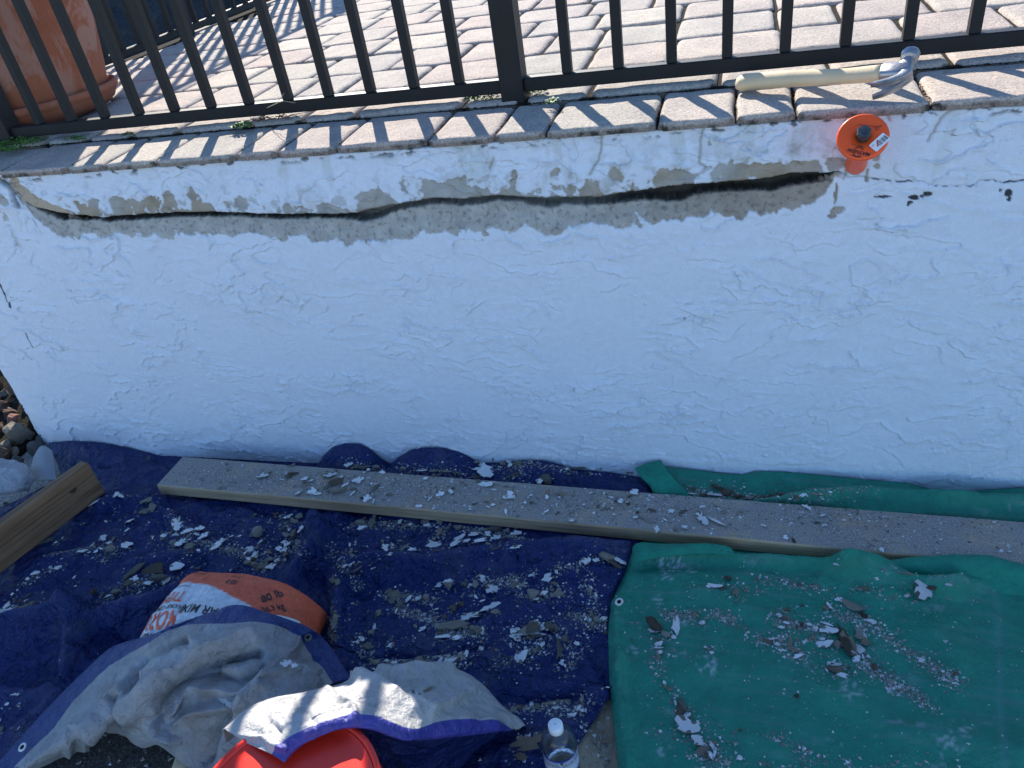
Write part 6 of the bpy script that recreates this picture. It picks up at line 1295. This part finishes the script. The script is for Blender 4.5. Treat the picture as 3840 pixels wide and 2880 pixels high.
def spray(cx, cy, rx, ry, n, where, smax=.004, wfrac=.4, ang=0):
    a = rg.normal(0, 1, (n, 2)); x = a[:, 0] * rx; y = a[:, 1] * ry; c, s_ = math.cos(ang), math.sin(ang)
    X_ = cx + x * c - y * s_; Y_ = cy + x * s_ + y * c
    if where == 'plank':
        rel = (X_ - pt.x) * pn_.x + (Y_ - pt.y) * pn_.y; u_ = (X_ - pt.x) * pd.x + (Y_ - pt.y) * pd.y; ok = (rel > .004) & (rel < WP - .004) & (u_ > cutx + .01); X_, Y_ = X_[ok], Y_[ok]; Z_ = np.full(X_.shape, -.9298)
    else:
        rel = (X_ - pt.x) * pn_.x + (Y_ - pt.y) * pn_.y; u_ = (X_ - pt.x) * pd.x; ok = ((rel < -.002) | (rel > WP + .002) | (u_ < 0)) & (Y_ < -.25)
        g = green_left(Y_); ok &= (X_ < g - .004) if where == 'blue' else (X_ > g + .006)
        X_, Y_ = X_[ok], Y_[ok]; Z_ = fastza(HB_ if where == 'blue' else HG_, X_, Y_) + .0004
    m_ = len(X_); P_[where] += list(np.stack([X_, Y_, Z_], -1)); S_[where] += list(.0009 + (smax - .0009) * rg.random(m_) ** 3.2); Wt[where] += list(rg.random(m_) < wfrac)
for (x, y, z, a, b_, rot, where) in placed:
    if where in P_: spray(x, y, a * 1.5 + .004, b_ * 1.6 + .004, int(4 + min(40, a * 1300)), where, .0052, .25, rot + yaw0)
for k in range(60):
    x = pt.x + rc.uniform(.0, 2.2) * 1.0; spray(x, pt.y - rc.uniform(0.02, .12), .10, .03, int(150 * (1.25 - .35 * (x - pt.x))), 'plank', .0050, .24)
TR = [('H', 200, 380, 350, 450, 90), ('H', 730, 110, 1070, 175, 160), ('H', 520, 95, 740, 120, 60), ('H', 660, 420, 1000, 520, 260), ('H', 1400, 790, 1960, 1150, 520), ('H', 1240, 380, 1530, 520, 220), ('H', 1600, 560, 2212, 1000, 380), ('H', 1900, 780, 2212, 900, 90), ('H', 640, 1370, 920, 1540, 90), ('H', 520, 570, 720, 640, 120), ('H', 740, 590, 900, 760, 120), ('H', 1320, 150, 1700, 250, 90), ('G', 1750, 400, 1980, 380, 120), ('G', 1690, 740, 1720, 850, 60), ('H', 0, 1250, 260, 1640, 60), ('H', 400, 150, 560, 200, 80), ('H', 680, 1640, 2100, 1640, 120), ('C', 1720, 1440, 1900, 1510, 120), ('C', 1330, 1440, 1520, 1470, 90), ('H', 30, 1550, 300, 1640, 100),
      ('B', 1200, 1400, 1560, 1520, 420), ('B', 1560, 1560, 1900, 1640, 300), ('B', 1900, 1170, 2212, 1200, 260), ('B', 1100, 1270, 1500, 1330, 240), ('C', 30, 1130, 120, 1200, 120), ('C', 430, 1080, 600, 1040, 80), ('C', 680, 1150, 720, 1500, 160), ('C', 530, 1440, 830, 1560, 220), ('C', 100, 1290, 520, 1290, 160), ('A', 400, 950, 860, 880, 200), ('A', 800, 980, 1000, 920, 90), ('A', 1400, 600, 1500, 680, 60), ('A', 1380, 760, 1960, 940, 420), ('A', 1960, 900, 2180, 1080, 260), ('A', 880, 1310, 1400, 1140, 320), ('A', 180, 1200, 520, 1030, 160), ('A', 0, 1420, 500, 1340, 200), ('B', 1740, 730, 2212, 820, 420), ('B', 840, 700, 1560, 720, 360), ('B', 240, 640, 400, 960, 300), ('B', 660, 900, 880, 1200, 220), ('F', 1280, 790, 2120, 760, 420), ('F', 1190, 600, 1290, 740, 120), ('G', 360, 810, 760, 640, 160), ('G', 960, 840, 1060, 620, 140), ('G', 440, 1190, 900, 1130, 200), ('G', 880, 1240, 1080, 1100, 120), ('B', 640, 1420, 660, 1640, 160), ('C', 0, 300, 160, 270, 60), ('C', 30, 180, 400, 230, 160), ('C', 460, 245, 1050, 270, 220), ('B', 760, 215, 1040, 240, 200), ('B', 1200, 245, 1700, 285, 260), ('B', 1750, 300, 2212, 200, 160), ('C', 1500, 430, 2150, 490, 360), ('D', 0, 500, 620, 450, 260), ('D', 600, 440, 940, 400, 80)]
for (k, x0, y0, x1, y1, n) in TR:
    ox, oy = ORG[k]; m_ = max(3, int(math.hypot(x1 - x0, y1 - y0) / 40))
    for i in range(m_ + 1):
        t = i / m_; p, where = surface(ox + (x0 + (x1 - x0) * t) * SC + rc.uniform(-4, 4), oy + (y0 + (y1 - y0) * t) * SC + rc.uniform(-4, 4)); spray(p.x, p.y, .011, .008, int(n / (m_ + 1) * 1.35) + 2, where, .0048, .28)
# thin scatter everywhere on the tarps
for k in range(60): spray(rc.uniform(.45, 1.2), rc.uniform(-1.1, -.55), .12, .1, 14, 'green', .0030, .75)
for k in range(50): spray(rc.uniform(-1.3, .35), rc.uniform(-1.0, -.5), .12, .08, 16, 'blue', .0026, .55)
for w_, nm in (('plank', 'crumbs_on_plank'), ('blue', 'crumbs_on_blue_tarp'), ('green', 'crumbs_on_green_tarp')):
    crumbs(nm, P_[w_], S_[w_], np.array(Wt[w_], bool)); print(nm, len(P_[w_]))
# grit on the bare ground at the bottom left and on the plywood
gp = []; 
for k in range(2600):
    x = rc.uniform(-.9, .1); y = rc.uniform(-1.45, -1.0); gp.append((x, y, -.982 + .015 * x))
for k in range(500): gp.append((rc.uniform(.29, .47), rc.uniform(-1.3, -.9), -.9772))
crumbs('ground_grit', gp, [.001 + .006 * rc.random() ** 4 for _ in gp], np.array([rc.random() < .06 for _ in gp]))

# ================================================================== WEEDS AND TWIGS ALONG THE JOINTS
def leafmesh():
    return rawmesh('leaf', [(0, -.15, 0), (.42, .3, .06), (.30, .85, .02), (0, 1.05, -.04), (-.30, .85, .02), (-.42, .3, .06), (0, .45, -.03)], [(0, 1, 6), (1, 2, 6), (2, 3, 6), (3, 4, 6), (4, 5, 6), (5, 0, 6)], [MT['leaf']], True)
def weed(px, py, rx, ry, n, label, s=.0052, h=.012):
    s *= 1.35; rx *= 1.1; p = atZ(px, py, -.041); b = MB(); r = random.Random(int(px)); LV = [(0, -.15, 0), (.42, .3, .06), (.30, .85, .02), (0, 1.05, -.04), (-.30, .85, .02), (-.42, .3, .06), (0, .45, -.03)]
    for k in range(n):
        a = r.uniform(0, 6.28); q = math.sqrt(r.random()); x = q * math.cos(a) * rx; y = q * math.sin(a) * ry; z = r.uniform(.001, h) * (1 - q * .5); sc_ = s * r.uniform(.5, 1.2)
        M = Matrix.Translation((x, y, z)) @ Matrix.Rotation(r.uniform(0, 6.28), 4, 'Z') @ Matrix.Rotation(r.uniform(-.3, .8), 4, 'X') @ Matrix.Scale(sc_, 4)
        b.add([M @ Vector(v) for v in LV], [(0, 1, 6), (1, 2, 6), (2, 3, 6), (3, 4, 6), (4, 5, 6), (5, 0, 6)])
    o = empty('weed', p, label, 'weed'); lf = mobj('leaves', b.mesh('leaves', [MT['leaf']], True), o); lf['kind'] = 'stuff'
    b = MB()
    for k in range(max(4, n // 14)):
        a = r.uniform(0, 6.28); q = r.random(); b.tube([(0, 0, 0), (q * math.cos(a) * rx * .5, q * math.sin(a) * ry * .5, h * .6), (q * math.cos(a) * rx, q * math.sin(a) * ry, h * .3)], .0004, 4)
    mobj('stems', b.mesh('stems', [MT['leaf']]), o)
weed(75, 540, .085, .040, 420, 'large clump of small green leaves at the foot of the left fence post', .0058, .020)
weed(25, 565, .05, .03, 160, 'low green weeds at the left edge of the photo on the edge stones', .0055, .012)
weed(280, 525, .035, .012, 110, 'small green tuft in the joint right of the left post')
weed(485, 508, .02, .008, 60, 'tiny green tuft in the joint below the bottom rail, left of the twigs')
weed(905, 478, .026, .016, 130, 'leafy green weed beside the tangle of dry twigs', .0058, .014)
weed(1780, 375, .024, .014, 110, 'curly green weed left of the middle fence post', .0048, .016)
weed(1845, 372, .022, .012, 90, 'green weed touching the left side of the middle fence post', .0045, .014)
weed(2005, 350, .028, .016, 130, 'green weed touching the right side of the middle fence post', .0048, .016)
weed(2070, 385, .016, .014, 50, 'small green weed drooping over the edge stone right of the post', .0045, .01)
# moss and dirt along the joint
b = MB(); r = random.Random(9)
jm = []
for k in range(2600):
    x = r.uniform(-1.4, 1.3); y = -.036 + r.gauss(0, .003) + .004 * math.sin(x * 9); jm.append((x, y - .003, -.0515))
for k in range(900):
    j = r.choice(JX); jm.append((j + r.gauss(0, .0012), r.uniform(-.22, -.04), -.060))
o = crumbs('joint_dirt', jm, [.0012 + .0035 * r.random() ** 2 for _ in jm], np.zeros(len(jm), bool)); o.data.materials[0] = MT['soil']
tw = empty('dry_twigs', tuple(atZ(1020, 452, -.036)), 'tangle of dry brown twigs under the fence rail', 'twigs'); b = MB(); r = random.Random(3)
for k in range(30):
    x0, y0 = r.uniform(-.06, .055), r.uniform(-.014, .010); a = r.uniform(-.6, .6) + (math.pi if r.random() < .5 else 0); L_ = r.uniform(.02, .055); pts = [(x0, y0, r.uniform(.002, .008))]
    for q in range(3):
        a += r.uniform(-.6, .6); l = L_ / 3; x0 += math.cos(a) * l; y0 += math.sin(a) * l * .6; pts.append((x0, y0, r.uniform(.002, .013)))
    b.tube(pts, [.0011, .0009, .0007, .0004], 5)
mobj('twig_tangle', b.mesh('twig_tangle', [MT['twig']]), tw)['kind'] = 'stuff'
s0 = Vector(tw.location); st = MB()
st.tube([atZ(965, 430, -.03) - s0, atZ(1000, 405, -.012) - s0, atZ(1040, 385, .012) - s0, atZ(1065, 350, .03) - s0], [.0009, .0009, .0008, .0004], 5); st.tube([atZ(1000, 405, -.012) - s0, atZ(1060, 378, .014) - s0, atZ(1108, 386, .012) - s0], [.0008, .0006, .0003], 5)
mobj('straw_stem', st.mesh('straw_stem', [MT['straw']]), tw)
# thin dead creeper running along the joint on the right of the tangle
cr_ = MB(); cr_.tube([atZ(1090, 430, -.036), atZ(1130, 424, -.034), atZ(1180, 415, -.034), atZ(1240, 405, -.036)], .0007, 5); o = mobj('red_creeper', cr_.mesh('red_creeper', [simple('red_brown_stem', (.30, .07, .05), .7)])); tag(o, 'thin reddish creeper stem lying in the joint right of the twigs', 'stem')
